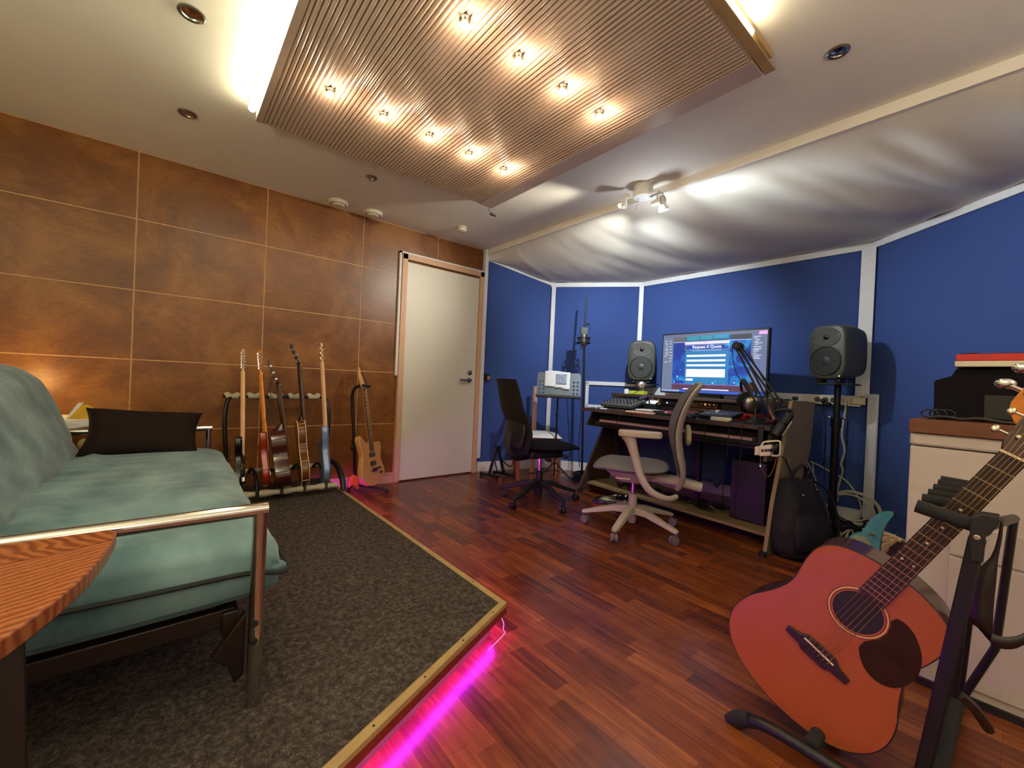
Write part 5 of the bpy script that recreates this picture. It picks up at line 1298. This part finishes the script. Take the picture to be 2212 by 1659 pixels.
ws_dir = (V_CD-V_BC).normalized()
for px in (1768, 1785, 1802):
    c = wallhit(px, 868, .064); c.z = .925; g = MB(); g.lathe([(.021, 0), (.021, .001), (.0, .0012)], c, fr, 20); g.build('socket_face', M['socket'], t, True)
for px, py in ((1781, 866), (1793, 873)):
    c = wallhit(px, py, .066); g = MB(); g.lathe([(.017, 0), (.018, .02), (.008, .035), (0, .036)], c, fr, 16); g.build('plug', M['black'], t, True)
t = thing('switch_box', 'small cream switch box on the board right of the wall sockets', 'switch', wallhit(1850, 872))
g = MB(); a, b = wallhit(1838, 868), wallhit(1871, 868)
strip(Vector((a.x, a.y, 0))-fr*.034, Vector((b.x, b.y, 0))-fr*.034, .90, .955, .016, 0, .034); g.build('box', M['ivory'], t, True, bev=.004)
g = MB(); a, b = wallhit(1843, 868, .05), wallhit(1866, 868, .05)
strip(Vector((a.x, a.y, 0))-fr*.05, Vector((b.x, b.y, 0))-fr*.05, .912, .944, .004, 0, .05); g.build('rocker', M['offw'], t, True, bev=.002)

def cab_px(name, label, pts, r, m='cableW', k=5, cat='cable', group=None, off=.03):
    g = MB(); g.tube([wallhit(x, y, o_ if o_ is not None else off) for x, y, o_ in [(p+(None,))[:3] for p in pts]], r, 7, k)
    return tag(g.build(name, M[m]), label, cat, group)
cab_px('white_cable', 'thick white cable falling from the wall socket to the floor right of the stand', [(1822, 862, .07), (1828, 880, .05), (1824, 905), (1820, 940), (1826, 972), (1818, 1000), (1822, 1015), (1815, 1040), (1810, 1060), (1812, 1080)], .0075, off=.05)
cab_px('thin_wall_cable', 'thin dark cable falling right of the white cable on the navy fabric', [(1832, 865, .05), (1832, 900), (1830, 960), (1826, 1010), (1820, 1035)], .0025, 'cableB', off=.05)
cab_px('diagonal_white_cable', 'white cable running down diagonally across the navy fabric to the floor coil', [(1752, 995), (1775, 1005), (1800, 1020), (1825, 1033), (1845, 1055), (1858, 1080), (1862, 1100), (1856, 1118), (1845, 1132)], .006, off=.06)
cab_px('plug_lead', 'black lead dropping from the left wall plug', [(1781, 866, .1), (1782, 890), (1786, 930), (1784, 980), (1778, 1010)], .003, 'cableB', off=.06)
cab_px('second_plug_lead', 'black lead dropping from the right wall plug beside the stand', [(1792, 874, .1), (1788, 900), (1785, 950), (1784, 1000), (1783, 1040)], .003, 'cableB', off=.08)
def circ(cx, cy, r, z, x0, tilt, w=1.0, ph=0):
    return [(cx+r*math.cos(a+ph)*.25, cy+r*w*math.cos(a+ph), z+r*math.sin(a+ph)) for a in [2*PI*i/28 for i in range(28)]]
g = MB()
cc = hit(1850, 1100, V_BC, V_CD)+fr*.16
for i, (r, dx, dz) in enumerate(((.135, 0, 0), (.125, .012, -.01), (.115, .02, .005), (.145, -.01, .012))):
    g.tube([Vector((cc.x-.02*i, cc.y+dx, max(.12, cc.z)+dz+.02))+Vector((-.25*r*math.sin(a), -r*1.02*math.cos(a), r*.86*math.sin(a))) for a in [2*PI*k/30 for k in range(30)]], .0055, 7, closed=True)
tag(g.build('cable_coil', M['cableW']), 'large coil of white cable leaning against the navy wall', 'cable')
g = MB(); g.tube([pz(1905, 1118, .10), pz(1925, 1135, .05), pz(1950, 1147, .012), pz(1975, 1158, .008)], .006, 7, 4)
tag(g.build('floor_white_cable', M['cableW']), 'white cable running along the floor toward the cream cabinet', 'cable')
# tangle between desk panel and stand
g = MB(); rb = random.Random(11)
for i in range(9):
    x, y = 1742+rb.uniform(-6, 22), 985+rb.uniform(0, 25); P = []
    for k in range(8): P.append(wallhit(x, y, .22+rb.uniform(-.03, .05))); y += 15; x += rb.uniform(-12, 14)
    g.tube(P, .004, 6, 3)
tag(g.build('white_cable_tangle', M['cableW']), 'tangle of pale cables hanging beside the slanted desk panel', 'cables', kind='stuff')
g = MB()
for i in range(9):
    x, y = 1750+rb.uniform(-4, 18), 1000+rb.uniform(0, 25); P = []
    for k in range(8): P.append(wallhit(x, y, .26+rb.uniform(-.03, .05))); y += 13; x += rb.uniform(-10, 14)
    g.tube(P, .003, 6, 3)
for i in range(26):
    P = []; x, y = rb.uniform(3.4, 3.75), rb.uniform(.74, .86)
    for k in range(6): P.append((x, y, rb.uniform(.012, .07))); x += rb.uniform(-.08, .08); y += rb.uniform(-.05, .05)
    g.tube(P, rb.uniform(.004, .008), 6, 3)
tag(g.build('black_cable_heap', M['cableB']), 'heap of black cables on the floor around the loudspeaker stand foot', 'cables', kind='stuff')
g = MB()
for i in range(12):
    P = []; x, y = rb.uniform(3.15, 3.5), rb.uniform(.60, .72)
    for k in range(5): P.append((x, y, rb.uniform(.02, .10))); x += rb.uniform(-.10, .10); y += rb.uniform(-.03, .03)
    g.tube(P, .006, 6, 3)
tag(g.build('grey_cable_heap', M['lump']), 'pale grey cables lying in front of the black cable heap', 'cables', kind='stuff')
g = MB(); g.box((3.3, .56, .0), (3.75, .80, .028)); tag(g.build('pedal_board', M['black'], bev=.006), 'black flat pedal board on the floor under the cable heap', 'pedal board')

# ---- teal guitar lying behind the acoustic guitar
t = thing('teal_guitar', 'teal electric guitar with a long curved horn standing behind the acoustic guitar', 'guitar', pz(1870, 1190, 0))
TX = 2.35
hp = [(1968, 1108), (1955, 1112), (1940, 1108), (1915, 1107), (1893, 1118), (1874, 1135), (1862, 1150), (1848, 1153), (1833, 1164), (1838, 1200), (1850, 1240), (1900, 1260), (1935, 1235), (1900, 1200), (1898, 1175), (1903, 1150), (1915, 1130), (1930, 1118)]
hp = [(1930, 1113), (1926, 1109), (1912, 1107), (1893, 1112), (1876, 1128), (1860, 1150), (1848, 1153), (1834, 1162), (1836, 1200), (1850, 1250), (1900, 1268), (1918, 1240), (1901, 1205), (1901, 1175), (1906, 1150), (1918, 1128)]
hh = [pX(x, y, TX) for x, y in hp]; hs_ = smooth_pts([(p.y, p.z, 0) for p in hh], 4, True)
g = MB(); g.prism([(p.x, p.y) for p in hs_], 0, .04, frame((0, 1, 0), (0, 0, 1), (1, 0, 0), (TX, 0, 0))); g.build('body', M['tealgtr'], t, True, bev=.012, seg=4, ang=50)
g = MB(); p = pX(1927, 1110, TX+.02); g.lathe([(.004, 0), (.004, .006), (.008, .010), (.008, .014), (0, .015)], p, (0, -.8, .5), 14); g.build('strap_button', M['blackmetal'], t, True)
g = MB(); ps = [(pX(x, y, TX-.002)) for x, y in ((1838, 1163), (1850, 1156), (1868, 1158), (1880, 1172), (1888, 1200), (1870, 1210), (1845, 1200))]; g.prism([(p.y, p.z) for p in ps], 0, .002, frame((0, 1, 0), (0, 0, 1), (1, 0, 0), (TX-.0035, 0, 0))); g.build('pickguard', mat('pale_green_guard', '8a9a6c', .6), t, True)
g = MB()
for i, (x, y) in enumerate(((1878, 1155), (1884, 1156), (1889, 1157))): g.cyl(pX(x, y, TX), pX(x, y-3, TX-.02), .003)
g.build('tuning_screws', M['orangewood'], t, True)
g = MB()
for q in (((1908, 1152), (1925, 1158), (1947, 1168)), ((1908, 1170), (1920, 1165), (1928, 1168)), ((1905, 1185), (1915, 1175), (1928, 1170)), ((1906, 1168), (1918, 1160), (1935, 1160)), ((1908, 1192), (1914, 1184), (1912, 1176)), ((1916, 1178), (1926, 1172), (1938, 1160))):
    g.tube([pX(x, y, 2.5) for x, y in q], .011, 8, 4)
tag(g.build('white_cord_bundle', M['ivory']), 'knotted bundle of thick white cord behind the teal guitar', 'cord')
g = MB(); g.ball((2.62, .42, .0), .16, 1.3, .9, .9, 10); 
for v in g.bm.verts: v.co.z = max(0.001, v.co.z+.01*noise.noise(v.co*9))
tag(g.build('black_bag', M['bag']), 'dark soft bag on the floor beside the cream cabinet', 'bag')

# ---- backpack
t = thing('backpack', 'black backpack leaning against the slanted desk panel', 'backpack', (2.86, .82, 0))
bx = Vector((.62, -.30, 0)).normalized(); bz = Vector((.16, .10, 1)).normalized(); by = bz.cross(bx).normalized(); bx = by.cross(bz)
bm_ = frame(bx, by, bz, (2.90, .80, .0))
g = MB(bm_)
def pack(u, v):
    a = 2*PI*u; ca, sa = math.cos(a), math.sin(a)
    tt = v
    w_ = .175*(1-.5*max(0, tt-.6)**1.5*2.2)*(.85+.15*math.sin(PI*min(1, tt*1.6)))
    d_ = .105*(1-.75*max(0, tt-.5)**1.6*1.9)
    e = (1-max(0, (tt-.93)/.07)**2)**.5 if tt > .93 else (.8+.2*min(1, tt*14))
    x = w_*e*math.copysign(abs(ca)**.7, ca); y = d_*e*math.copysign(abs(sa)**.7, sa); z = .46*tt
    n_ = .016*fbm(x*9+2, y*9, z*9)
    return Vector((x+n_*ca, y+n_*sa, z))
gr = g.grid(pack, 48, 30, cu=True); g.face([r[-1] for r in gr]); g.face([r[0] for r in gr][::-1]); g.build('bag_body', M['bag'], t, True, ang=80)
g = MB(bm_)
def pock(u, v):
    a = PI*u; return Vector((-.13*math.cos(a)*(.9+.1*math.sin(PI*v)), -.10-.045*math.sin(a)*math.sin(PI*(.1+.8*v)), .05+.2*v))
g.grid(pock, 20, 12); g.build('front_pocket', M['bag'], t, True, solid=.01)
g = MB(bm_); g.tube([(-.05, 0, .43), (-.045, -.03, .50), (.0, -.045, .535), (.045, -.02, .50), (.05, 0, .43)], .007, 8, 4, ry=.012); g.build('top_handle', M['bag'], t, True)
for k, x in enumerate((.05, .12)):
    g = MB(bm_); g.tube([(x-.02, -.02, .45), (x+.05, -.05, .40), (x+.09, -.07, .27), (x+.085, -.075, .13), (x+.04, -.04, .05)], .016, 8, 5, ry=.006); g.build('shoulder_strap', mat('grey_webbing', '4a443c', .9) if not k else M['bag'], t, True)
for x_, z_ in ((-.06, .36), (.04, .40), (.10, .09)):
    g = MB(bm_); g.ball((x_, -.095, z_), .006, n=6); g.build('zip_puller', M['nickel'], t, True)

# ================================================================== office chairs
def castor_base(t, hub, ang0, ra, zc, m_arm, m_wheel, hubr, gas_top, m_col, m_gas, arm_h=.03, arm_w=.05, wr=.027, z_out=.085, z_in=.12):
    hub = Vector(hub)
    for k in range(5):
        a = ang0+2*PI*k/5; d = Vector((math.cos(a), math.sin(a), 0)); s = Vector((-d.y, d.x, 0))
        g = MB(); rings = []
        for tt, w_, z, hh in ((.03, arm_w*.62, z_in, .05), (.12, arm_w*.52, z_in-.004, .04), (ra*.7, arm_w*.47, z_out+.022, .03), (ra-.01, arm_w*.42, z_out, .024), (ra+.012, arm_w*.3, z_out-.004, .018)):
            c = hub+d*tt+Vector((0, 0, z)); rings.append([g.v(c+s*w_*q+Vector((0, 0, hh/2*w2))) for q, w2 in ((-1, -1), (-.8, 1), (.8, 1), (1, -1))])
        g.loft(rings); arm = g.build('base_arm', m_arm, t, True, bev=.005)
        g = MB(); c = hub+d*ra+Vector((0, 0, wr)); tw = a+1.1+k*.9; ax = Vector((math.cos(tw), math.sin(tw), 0)); fwd = Vector((-ax.y, ax.x, 0))
        c = c+fwd*.014
        for sg in (-1, 1): g.lathe([(wr*.35, .004), (wr*.95, .005), (wr, .010), (wr*.97, .019), (wr*.6, .022), (0, .0225)], c, ax*sg, 20)
        g.cyl(hub+d*ra+Vector((0, 0, wr)), hub+d*ra+Vector((0, 0, z_out)), .007); g.ball(c+Vector((0, 0, .004)), wr*.8, .45, .8, 1, 6)
        g.build('castor', m_wheel, t, True, ang=30)
    g = MB(); g.lathe([(hubr*.8, .045), (hubr, .07), (hubr, zc), (hubr*.85, zc+.003), (hubr*.55, zc+.004)], hub, n=24); g.build('column', m_col, t, True, ang=30)
    g = MB(); g.cyl(hub+Vector((0, 0, zc)), hub+Vector((0, 0, gas_top)), .014); g.build('gas_lift', m_gas, t, True)

# ---- light grey chair in front of the desk; local frame: x = direction the sitter faces
GH = Vector((2.452, 1.640, 0)); GA = math.atan2(.83, -.55)
t = thing('office_chair', 'light grey office chair with curved back and armrests in front of the desk', 'office chair', GH, group='swivel office chairs')
castor_base(t, GH, R(124), .325, .235, M['greychair'], mat('castor_grey', '6e6668', .5), .028, .36, M['greychair'], M['chrome'], arm_w=.052, z_out=.082, z_in=.135)
Gm = Matrix.Translation(GH) @ Matrix.Rotation(GA, 4, 'Z')
g = MB(Gm)
def seatf(zt, zb, xf, xb, w_, dip=0, nose=.35):
    def fn(u, v):
        a = 2*PI*u; ca, sa = math.cos(a), math.sin(a)
        x = (xf+xb)/2+(xf-xb)/2*math.copysign(abs(ca)**.62, ca)*math.sin(PI*v)**.38
        y = w_/2*math.copysign(abs(sa)**.62, sa)*math.sin(PI*v)**.38
        z = zb+(zt-zb)*v
        k = (x-xb)/(xf-xb); z += dip*(-math.sin(PI*k))-(.035*max(0, (k-.75)/.25)**2)
        return Vector((x, y, z))
    return fn
g.grid(seatf(.485, .405, .27, -.22, .47, .012), 48, 14, cu=True); g.build('seat_cushion', M['greyfab'], t, True, ang=80)
g = MB(Gm)
def shell(u, v):
    a = 2*PI*u; ca, sa = math.cos(a), math.sin(a); k = v
    x = .03+(.20-.1*(1-k))*math.copysign(abs(ca)**.8, ca); y = (.19-.07*(1-k)**1)*math.copysign(abs(sa)**.8, sa)
    return Vector((x-.02*(1-k), y, .335+.075*k+.012*ca*k))
gr = g.grid(shell, 36, 8, cu=True); g.face([r[0] for r in gr]); g.face([r[-1] for r in gr]); g.build('seat_shell', M['greychair'], t, True, ang=60)
g = MB(Gm); g.box((.02, -.215, .372), (.11, -.175, .378)); g.box((.02, .19, .372), (.11, .2, .378)); g.build('side_lever', M['offw'], t, True)
g = MB(Gm)   # spine from under the seat up to the back
def rib(pts, ws, g, th=.02):
    P = smooth_pts([(x, 0, z) for x, z in pts], 5); n_ = len(P); rings = []
    for i, p in enumerate(P):
        q = i/(n_-1)*(len(ws)-1); a = int(min(q, len(ws)-2)); w_ = ws[a]+(ws[a+1]-ws[a])*(q-a)
        d = (P[min(i+1, n_-1)]-P[max(i-1, 0)]).normalized(); nn = Vector((-d.z, 0, d.x))
        ring = []
        for k in range(16):
            b = 2*PI*k/16; cb, sb = math.cos(b), math.sin(b)
            yy = w_*math.copysign(abs(cb)**.6, cb); oo = th*math.copysign(abs(sb)**.8, sb)
            ring.append(g.v(p+Vector((0, yy, 0))+nn*(oo)+Vector((.05*(yy/.25)**2, 0, 0))))
        rings.append(ring)
    g.loft(rings)
rib([(-.10, .365), (-.22, .36), (-.33, .345), (-.42, .33)], [.05, .06, .05, .05], g, .03); g.build('back_bracket', M['greychair'], t, True, ang=60)
g = MB(Gm)
rib([(-.27, .30), (-.30, .36), (-.305, .45), (-.285, .56), (-.275, .68), (-.295, .80), (-.34, .92), (-.395, 1.0)], [.05, .12, .18, .205, .21, .205, .17, .11], g, .018); g.build('backrest', M['greychair'], t, True, ang=60)
g = MB(Gm)
rib([(-.290, .40), (-.278, .50), (-.262, .58), (-.252, .68), (-.272, .80), (-.316, .92), (-.370, .995)], [.12, .165, .19, .20, .195, .16, .10], g, .010); g.build('back_cushion', M['greyfab'], t, True, ang=60)
g = MB(Gm); g.lathe([(.055, 0), (.066, .006), (.07, .018), (.064, .03), (.052, .033), (.05, .028), (0, .026)], (-.31, 0, .66), (-1, 0, .05), 28); g.build('back_knob', M['lump'], t, True, ang=35)
for sy in (-1, 1):
    dz = 0 if sy > 0 else .06
    g = MB(Gm); y = .262*sy
    P = [(-.26, y*.55, .285), (-.20, y*.85, .285), (-.10, y, .33), (-.04, y, .42-dz*.5), (.0, y, .54-dz), (.025, y, .62-dz), (.045, y, .662-dz)]
    g.tube(P, [.016, .018, .022, .024, .026, .034, .045], 12, 5, ry=None); arm = g.build('armrest_post', M['greychair'], t, True, ang=60)
    g = MB(Gm); pad = smooth_pts([(.07, y-.045, 0), (.10, y-.02, 0), (.10, y+.02, 0), (.07, y+.045, 0), (-.10, y+.038, 0), (-.15, y+.02, 0), (-.15, y-.02, 0), (-.10, y-.038, 0)], 3, True)
    g.prism([(p.x, p.y) for p in pad], .652-dz, .692-dz); g.build('armrest_pad', M['greychair'], t, True, bev=.01, seg=3, ang=60)

# ---- black chair
BH = Vector((2.335, 2.44, 0)); BA = R(-12)
t = thing('office_chair', 'black mesh backed office chair beside the music stand', 'office chair', BH, group='swivel office chairs')
castor_base(t, BH, R(47), .31, .25, M['black'], M['black'], .026, .40, M['black'], M['chrome'], arm_w=.045, z_out=.085, z_in=.15)
Bm = Matrix.Translation(BH) @ Matrix.Rotation(BA, 4, 'Z')
g = MB(Bm); g.grid(seatf(.50, .43, .30, -.20, .46, .008), 48, 12, cu=True); g.build('seat_cushion', M['softblack'], t, True, ang=80)
g = MB(Bm); g.box((-.16, -.13, .37), (.14, .13, .435)); g.build('mechanism', M['black'], t, True, bev=.02, seg=3)
g = MB(Bm); g.tube([(.08, -.10, .40), (.08, -.23, .405)], .007, 8); g.ball((.08, -.245, .405), .02, 1, 1, .8, 8); g.build('lever', M['black'], t, True)
g = MB(Bm); g.tube([(-.06, -.1, .39), (-.06, -.22, .38)], .006, 8); g.box((-.075, -.24, .37), (-.045, -.2, .386)); g.build('lever', M['black'], t, True)
g = MB(Bm)
def backf(s):
    def fn(u, v):
        y = (u-.5)*2; w_ = .155+.05*math.sin(PI*min(1, v*1.1))**1-.03*(v > 2)
        w_ = .205-.045*v**2 if v > .3 else .16+.15*v
        x = -.235-.03*math.sin(PI*min(1, v*2))*(-1)-.095*v**1.4+.03*y*y+s*.012
        x = -.25+.035*math.sin(PI*min(1, v*1.8))-.12*v**1.5+.035*y*y+s*.012
        return Vector((x, y*w_, .42+.56*v))
    return fn
g1 = g.grid(backf(0), 16, 26); g2 = g.grid(backf(-1), 16, 26)
for a, b in ((g1[0], g2[0]), (g1[-1], g2[-1])):
    for i in range(len(a)-1): g.face([a[i], a[i+1], b[i+1], b[i]])
for j in (0, -1):
    for i in range(len(g1)-1): g.face([g1[i][j], g1[i+1][j], g2[i+1][j], g2[i][j]])
g.build('mesh_back', M['meshfab'], t, True, ang=70)
g = MB(Bm)
def lum(u, v):
    y = (u-.5)*2; return Vector((-.262+.035*math.sin(PI*min(1, (v*.42+.0)*1.8))-.02*math.sin(PI*v)+.03*y*y-.02, y*.165*(.85+.15*math.sin(PI*v)), .45+.23*v))
g.grid(lum, 14, 10); g.build('lumbar_cover', M['black'], t, True, solid=.012)
g = MB(Bm); g.tube([(-.10, 0, .40), (-.22, 0, .39), (-.27, 0, .44), (-.262, 0, .56)], .028, 10, 5, ry=.05); g.build('back_bracket', M['black'], t, True)

# ================================================================== corner: keyboard stand, wooden chair, music stand, microphone stand
t = thing('x_stand', 'folded black keyboard stand on the floor beside the door', 'stand', (2.62, 3.3, 0))
for (x0, y0, x1, y1) in ((2.47, 3.44, 2.52, 3.22), (2.62, 3.42, 2.72, 3.20)):
    g = MB(); g.tube([(x0, y0, .018), (x1, y1, .018)], .014, 10); g.build('foot_tube', M['blackmetal'], t, True)
    g = MB(); g.tube([(x0, y0, .018), Vector((x0, y0, .018)).lerp(Vector((x1, y1, .018)), .08)], .018, 10); g.build('foot_cap', M['foam'], t, True)
    g = MB(); g.tube([(x0, y0, .018), Vector((x0, y0, .018)).lerp(Vector((x1, y1, .018)), .08)], .018, 10); o_ = g.build('foot_cap', M['foam'], t, True); o_.location = (x1-x0)*.92, (y1-y0)*.92, 0
g = MB(); g.bar((2.49, 3.33, .02), (2.565, 3.31, .30), .03, .02); g.build('leg', M['blackmetal'], t, True, bev=.003)
g = MB(); g.bar((2.67, 3.31, .02), (2.57, 3.31, .30), .03, .02); g.build('leg', M['blackmetal'], t, True, bev=.003)
g = MB(); g.box((2.54, 3.29, .28), (2.60, 3.33, .31)); g.build('pivot', M['black'], t, True, bev=.004)
g = MB(); g.tube([(2.53, 3.29, .16), (2.54, 3.27, .09), (2.56, 3.26, .05), (2.61, 3.26, .06), (2.63, 3.28, .11)], .007, 8, 4); g.build('side_bracket', M['blackmetal'], t, True)
g = MB(); g.tube([(2.63, 3.30, .16), (2.70, 3.28, .10), (2.74, 3.28, .10), (2.76, 3.28, .14), (2.76, 3.28, .20)], .006, 8, 4); g.build('stay_bar', M['blackmetal'], t, True)

t = thing('wooden_chair', 'wooden chair with pale seat standing behind the black office chair', 'chair', (2.93, 3.08, 0))
def wpt(px, py, k): return pk(px, py, k)
WO = Vector((2.93, 3.10, 0)); wr_ = Matrix.Translation(WO) @ Matrix.Rotation(R(-35), 4, 'Z')
for nm, a, b, w_ in (('back_post', (-.21, .19, 0), (-.25, .19, .80), .032), ('back_post', (-.21, -.17, 0), (-.25, -.17, .80), .032), ('leg', (.19, .19, 0), (.18, .19, .42), .036), ('leg', (.19, -.17, 0), (.18, -.17, .42), .036)):
    g = MB(wr_); g.bar(a, b, w_, w_); g.build(nm, M['orangewood'], t, True, bev=.004)
g = MB(wr_); g.box((-.24, -.15, .66), (-.225, .17, .76)); g.box((-.24, -.15, .5), (-.225, .17, .56)); g.build('back_slats', M['orangewood'], t, True, bev=.003)
g = MB(wr_); g.box((-.2, -.18, .38), (.2, .20, .425)); g.build('seat_frame', M['orangewood'], t, True, bev=.003)
g = MB(wr_); g.grid(lambda u, v: Vector((-.21+.42*u, -.2+.41*v, .425+.045*(math.sin(PI*u)*math.sin(PI*v))**.35)), 20, 20); g.build('seat_pad', M['white'], t, True, ang=80)
g = MB(); g.box((3.02, 3.28, .0), (3.06, 3.31, .92)); q1 = pk(1177, 925, 4.2)
tag(g.build('wooden_batten', M['beech'], bev=.002), 'upright pale wooden batten behind the music stand', 'batten')

# music stand
t = thing('music_stand', 'grey perforated music stand in front of the navy corner', 'music stand', (3.14, 3.06, 0))
Xc = Vector((3.13, 2.92, 0)); nd = Vector((-.74, -.66, .28)).normalized(); sd_ = Vector((0, 0, 1)).cross(nd).normalized(); ud = nd.cross(sd_)
def kp(px, py, k): return EYE+ray(px, py)*k
def onpl(px, py, c, n):
    d = ray(px, py); return EYE+d*((c-EYE).dot(n)/d.dot(n))
mc = pk(1206, 832, 4.02)
a = [onpl(x, y, mc, nd) for x, y in ((1160, 857), (1254, 857), (1250, 811), (1244, 807), (1166, 806), (1161, 811))]
loc = [((p-mc).dot(sd_), (p-mc).dot(ud)) for p in a]
fm = frame(sd_, ud, nd, mc)
xl_, xr_ = min(p[0] for p in loc), max(p[0] for p in loc); yb_, yt_ = min(p[1] for p in loc), max(p[1] for p in loc)
g = MB(fm); outl = [(xl_, yb_), (xr_, yb_), (xr_-.004, yt_-.02), (xr_-.02, yt_), (xl_+.02, yt_), (xl_+.004, yt_-.02)]
vs_ = [g.v((x, y, 0)) for x, y in outl]; ed = [g.bm.edges.new((vs_[i], vs_[(i+1) % 6])) for i in range(6)]
H_ = yt_-yb_
for sx in (0, 1):
    for cx2 in (.075, .16):
        for r2 in (.18, .33, .48, .63):
            cx = xl_+(xr_-xl_)*(cx2 if sx == 0 else 1-cx2); cy = yb_+H_*r2
            hv = [g.v((cx+.0095*math.cos(k*PI/6), cy+.0095*math.sin(k*PI/6), 0)) for k in range(12)]; ed += [g.bm.edges.new((hv[i], hv[(i+1) % 12])) for i in range(12)]
bmesh.ops.triangle_fill(g.bm, use_beauty=True, use_dissolve=False, edges=ed)
g.build('desk_plate', mat('music_stand_grey', '5a686c', .5, .2, var=.04), t, True, smooth=False, solid=.002)
g = MB(fm); g.box((xl_, yb_-.004, 0), (xr_, yb_+.0, .045)); g.box((xl_, yb_, .042), (xr_, yb_+.016, .045)); g.build('ledge', M['blackmetal'], t, True)
bp0 = mc-nd*.02-ud*.04
g = MB(); g.tube([bp0, Vector((bp0.x+.01, bp0.y+.01, .66)), Vector((bp0.x+.01, bp0.y+.01, .12))], .009, 10); g.ball(Vector((bp0.x+.01, bp0.y+.01, .66)), .017); g.build('pole', M['blackmetal'], t, True)
for k in range(3):
    a_ = R(-75+120*k); g = MB(); b0 = Vector((bp0.x+.01, bp0.y+.01, .20)); g.tube([b0, Vector((b0.x+.24*math.cos(a_), b0.y+.24*math.sin(a_), .012))], .007, 8); g.tube([b0-Vector((0, 0, .08)), b0.lerp(Vector((b0.x+.24*math.cos(a_), b0.y+.24*math.sin(a_), .012)), .5)], .004, 8); g.build('leg', M['blackmetal'], t, True)
g = MB(fm)
sx0_, sx1_ = [(onpl(x, 830, mc, nd)-mc).dot(sd_) for x in (1176, 1231)]
lo, hi = min(sx0_, sx1_), max(sx0_, sx1_)
def sheet(u, v):
    return Vector((lo+(hi-lo)*u, yb_+H_*(.42+.63*v)+.006*math.sin(u*5)-.02*u*(1-v), .006+.004*math.sin(u*9)*(1-v)+.006*(1-v)))
g.grid(sheet, 16, 10)
def sheet2(u, v): return Vector((lo+(hi-lo)*(.42+.58*u), yb_+H_*(.36+.1*v)+.01*math.sin(u*4), .016+.004*math.sin(u*7)))
g.grid(sheet2, 10, 3)
def pr(u, v): return Vector((lo+(hi-lo)*(.45+.42*u), yb_+H_*(.52+.42*v), .0135+.004*math.sin((.45+.42*u)*9)*(1-v)))
g.grid(pr, 8, 6, mi=1)
tag(g.build('sheet_music', [M['paper'], M['print_']], solid=.0008), 'folded white sheets with a grey picture lying on the music stand', 'sheet music')

# microphone stand
MC = pz(1256, 1000, 0.0); bse = pk(1256, 1022, 4.25); bse.z = 0
t = thing('microphone_stand', 'tall black microphone stand before the navy corner', 'microphone stand', bse)
def mp(px, py): 
    n = Vector((bse.x, bse.y, 0)).normalized(); return onpl(px, py, bse, n)
g = MB(); P0 = mp(1257, 1022); P0.z = .03; P1 = mp(1262, 750); P2 = mp(1268, 640)
g.tube([P0, P1], .011, 12); g.tube([P1, mp(1263, 707), P2], .0085, 12); g.build('pole', M['blackmetal'], t, True)
g = MB(); g.lathe([(.10, 0), (.10, .01), (.04, .022), (.016, .05)], bse, n=32); g.build('round_base', M['blackmetal'], t, True, ang=30)
g = MB(); c = mp(1270, 700); g.cyl(mp(1263, 702), mp(1273, 700), .008); g.ball(c, .012, n=8); g.tube([mp(1274, 702), mp(1275, 710), mp(1272, 713)], .003, 6, 3); g.build('clamp', M['black'], t, True)
g = MB(); g.tube([mp(1251, 790), mp(1252, 830), mp(1255, 900), mp(1250, 960), mp(1252, 1010)], .004, 6, 4); g.build('microphone_cable', M['cableB'], t, True)
t = thing('condenser_microphone', 'large silver bodied condenser microphone in a shock mount on the tall stand', 'microphone', mp(1263, 745))
ctr = mp(1262, 722)-Vector((bse.x, bse.y, 0)).normalized()*.06
s1 = UP*0; k_ = .0048
def off(dx, dz): return ctr+Vector((FW.y, -FW.x, 0))*dx*k_+Vector((0, 0, 1))*(-dz)*k_
vx = Vector((FW.y, -FW.x, 0)).normalized(); vd = Vector((FW.x, FW.y, 0)).normalized()
mm = frame(vx, vd, Vector((0, 0, 1)), ctr)
g = MB(mm); g.prism([(-.034, -.018), (.034, -.018), (.034, .018), (-.034, .018)], -.015, .06, taper=1.15); g.build('grille', M['spk'], t, True, bev=.006, seg=3)
g = MB(mm); g.lathe([(.034, -.015), (.034, -.10), (.026, -.125), (.02, -.13), (.012, -.16)], n=24); g.build('body', M['steel'], t, True, ang=40)
for z in (-.045, -.095):
    g = MB(mm); g.tube([(.065*math.cos(a), .065*math.sin(a), z) for a in [2*PI*i/24 for i in range(24)]], .004, 6, closed=True)
    for k in range(4):
        a = PI/4+k*PI/2; g.ball((.07*math.cos(a), .07*math.sin(a), z), .011, n=6)
    g.build('mount_ring', M['blackmetal'], t, True)
for k in range(4):
    g = MB(mm); a = PI/4+k*PI/2; g.tube([(.065*math.cos(a), .065*math.sin(a), -.095), (.065*math.cos(a), .065*math.sin(a), -.045)], .005, 6); g.build('mount_bar', M['blackmetal'], t, True)

g = MB(); b = pz(1236, 1030, .03); g.ball((3.33, 2.86, .035), .07, 1.5, 1, .5, 8); tag(g.build('blue_roll', M['blueband']), 'dark blue soft roll lying on the floor by the desk foot', 'roll')
g = MB(); c = hit(1048, 800, V_A, V_AB); c = Vector((2.60, 3.55, 1.02)); g.box((2.545, 3.545, .99), (2.60, 3.57, 1.03)); g.ball((2.59, 3.54, .985), .02, 1, 1, 1.2, 8, mi=1)
tag(g.build('wall_hook', [M['black'], M['orangem']]), 'small dark hook with a brown knob on the navy wall beside the door', 'hook')
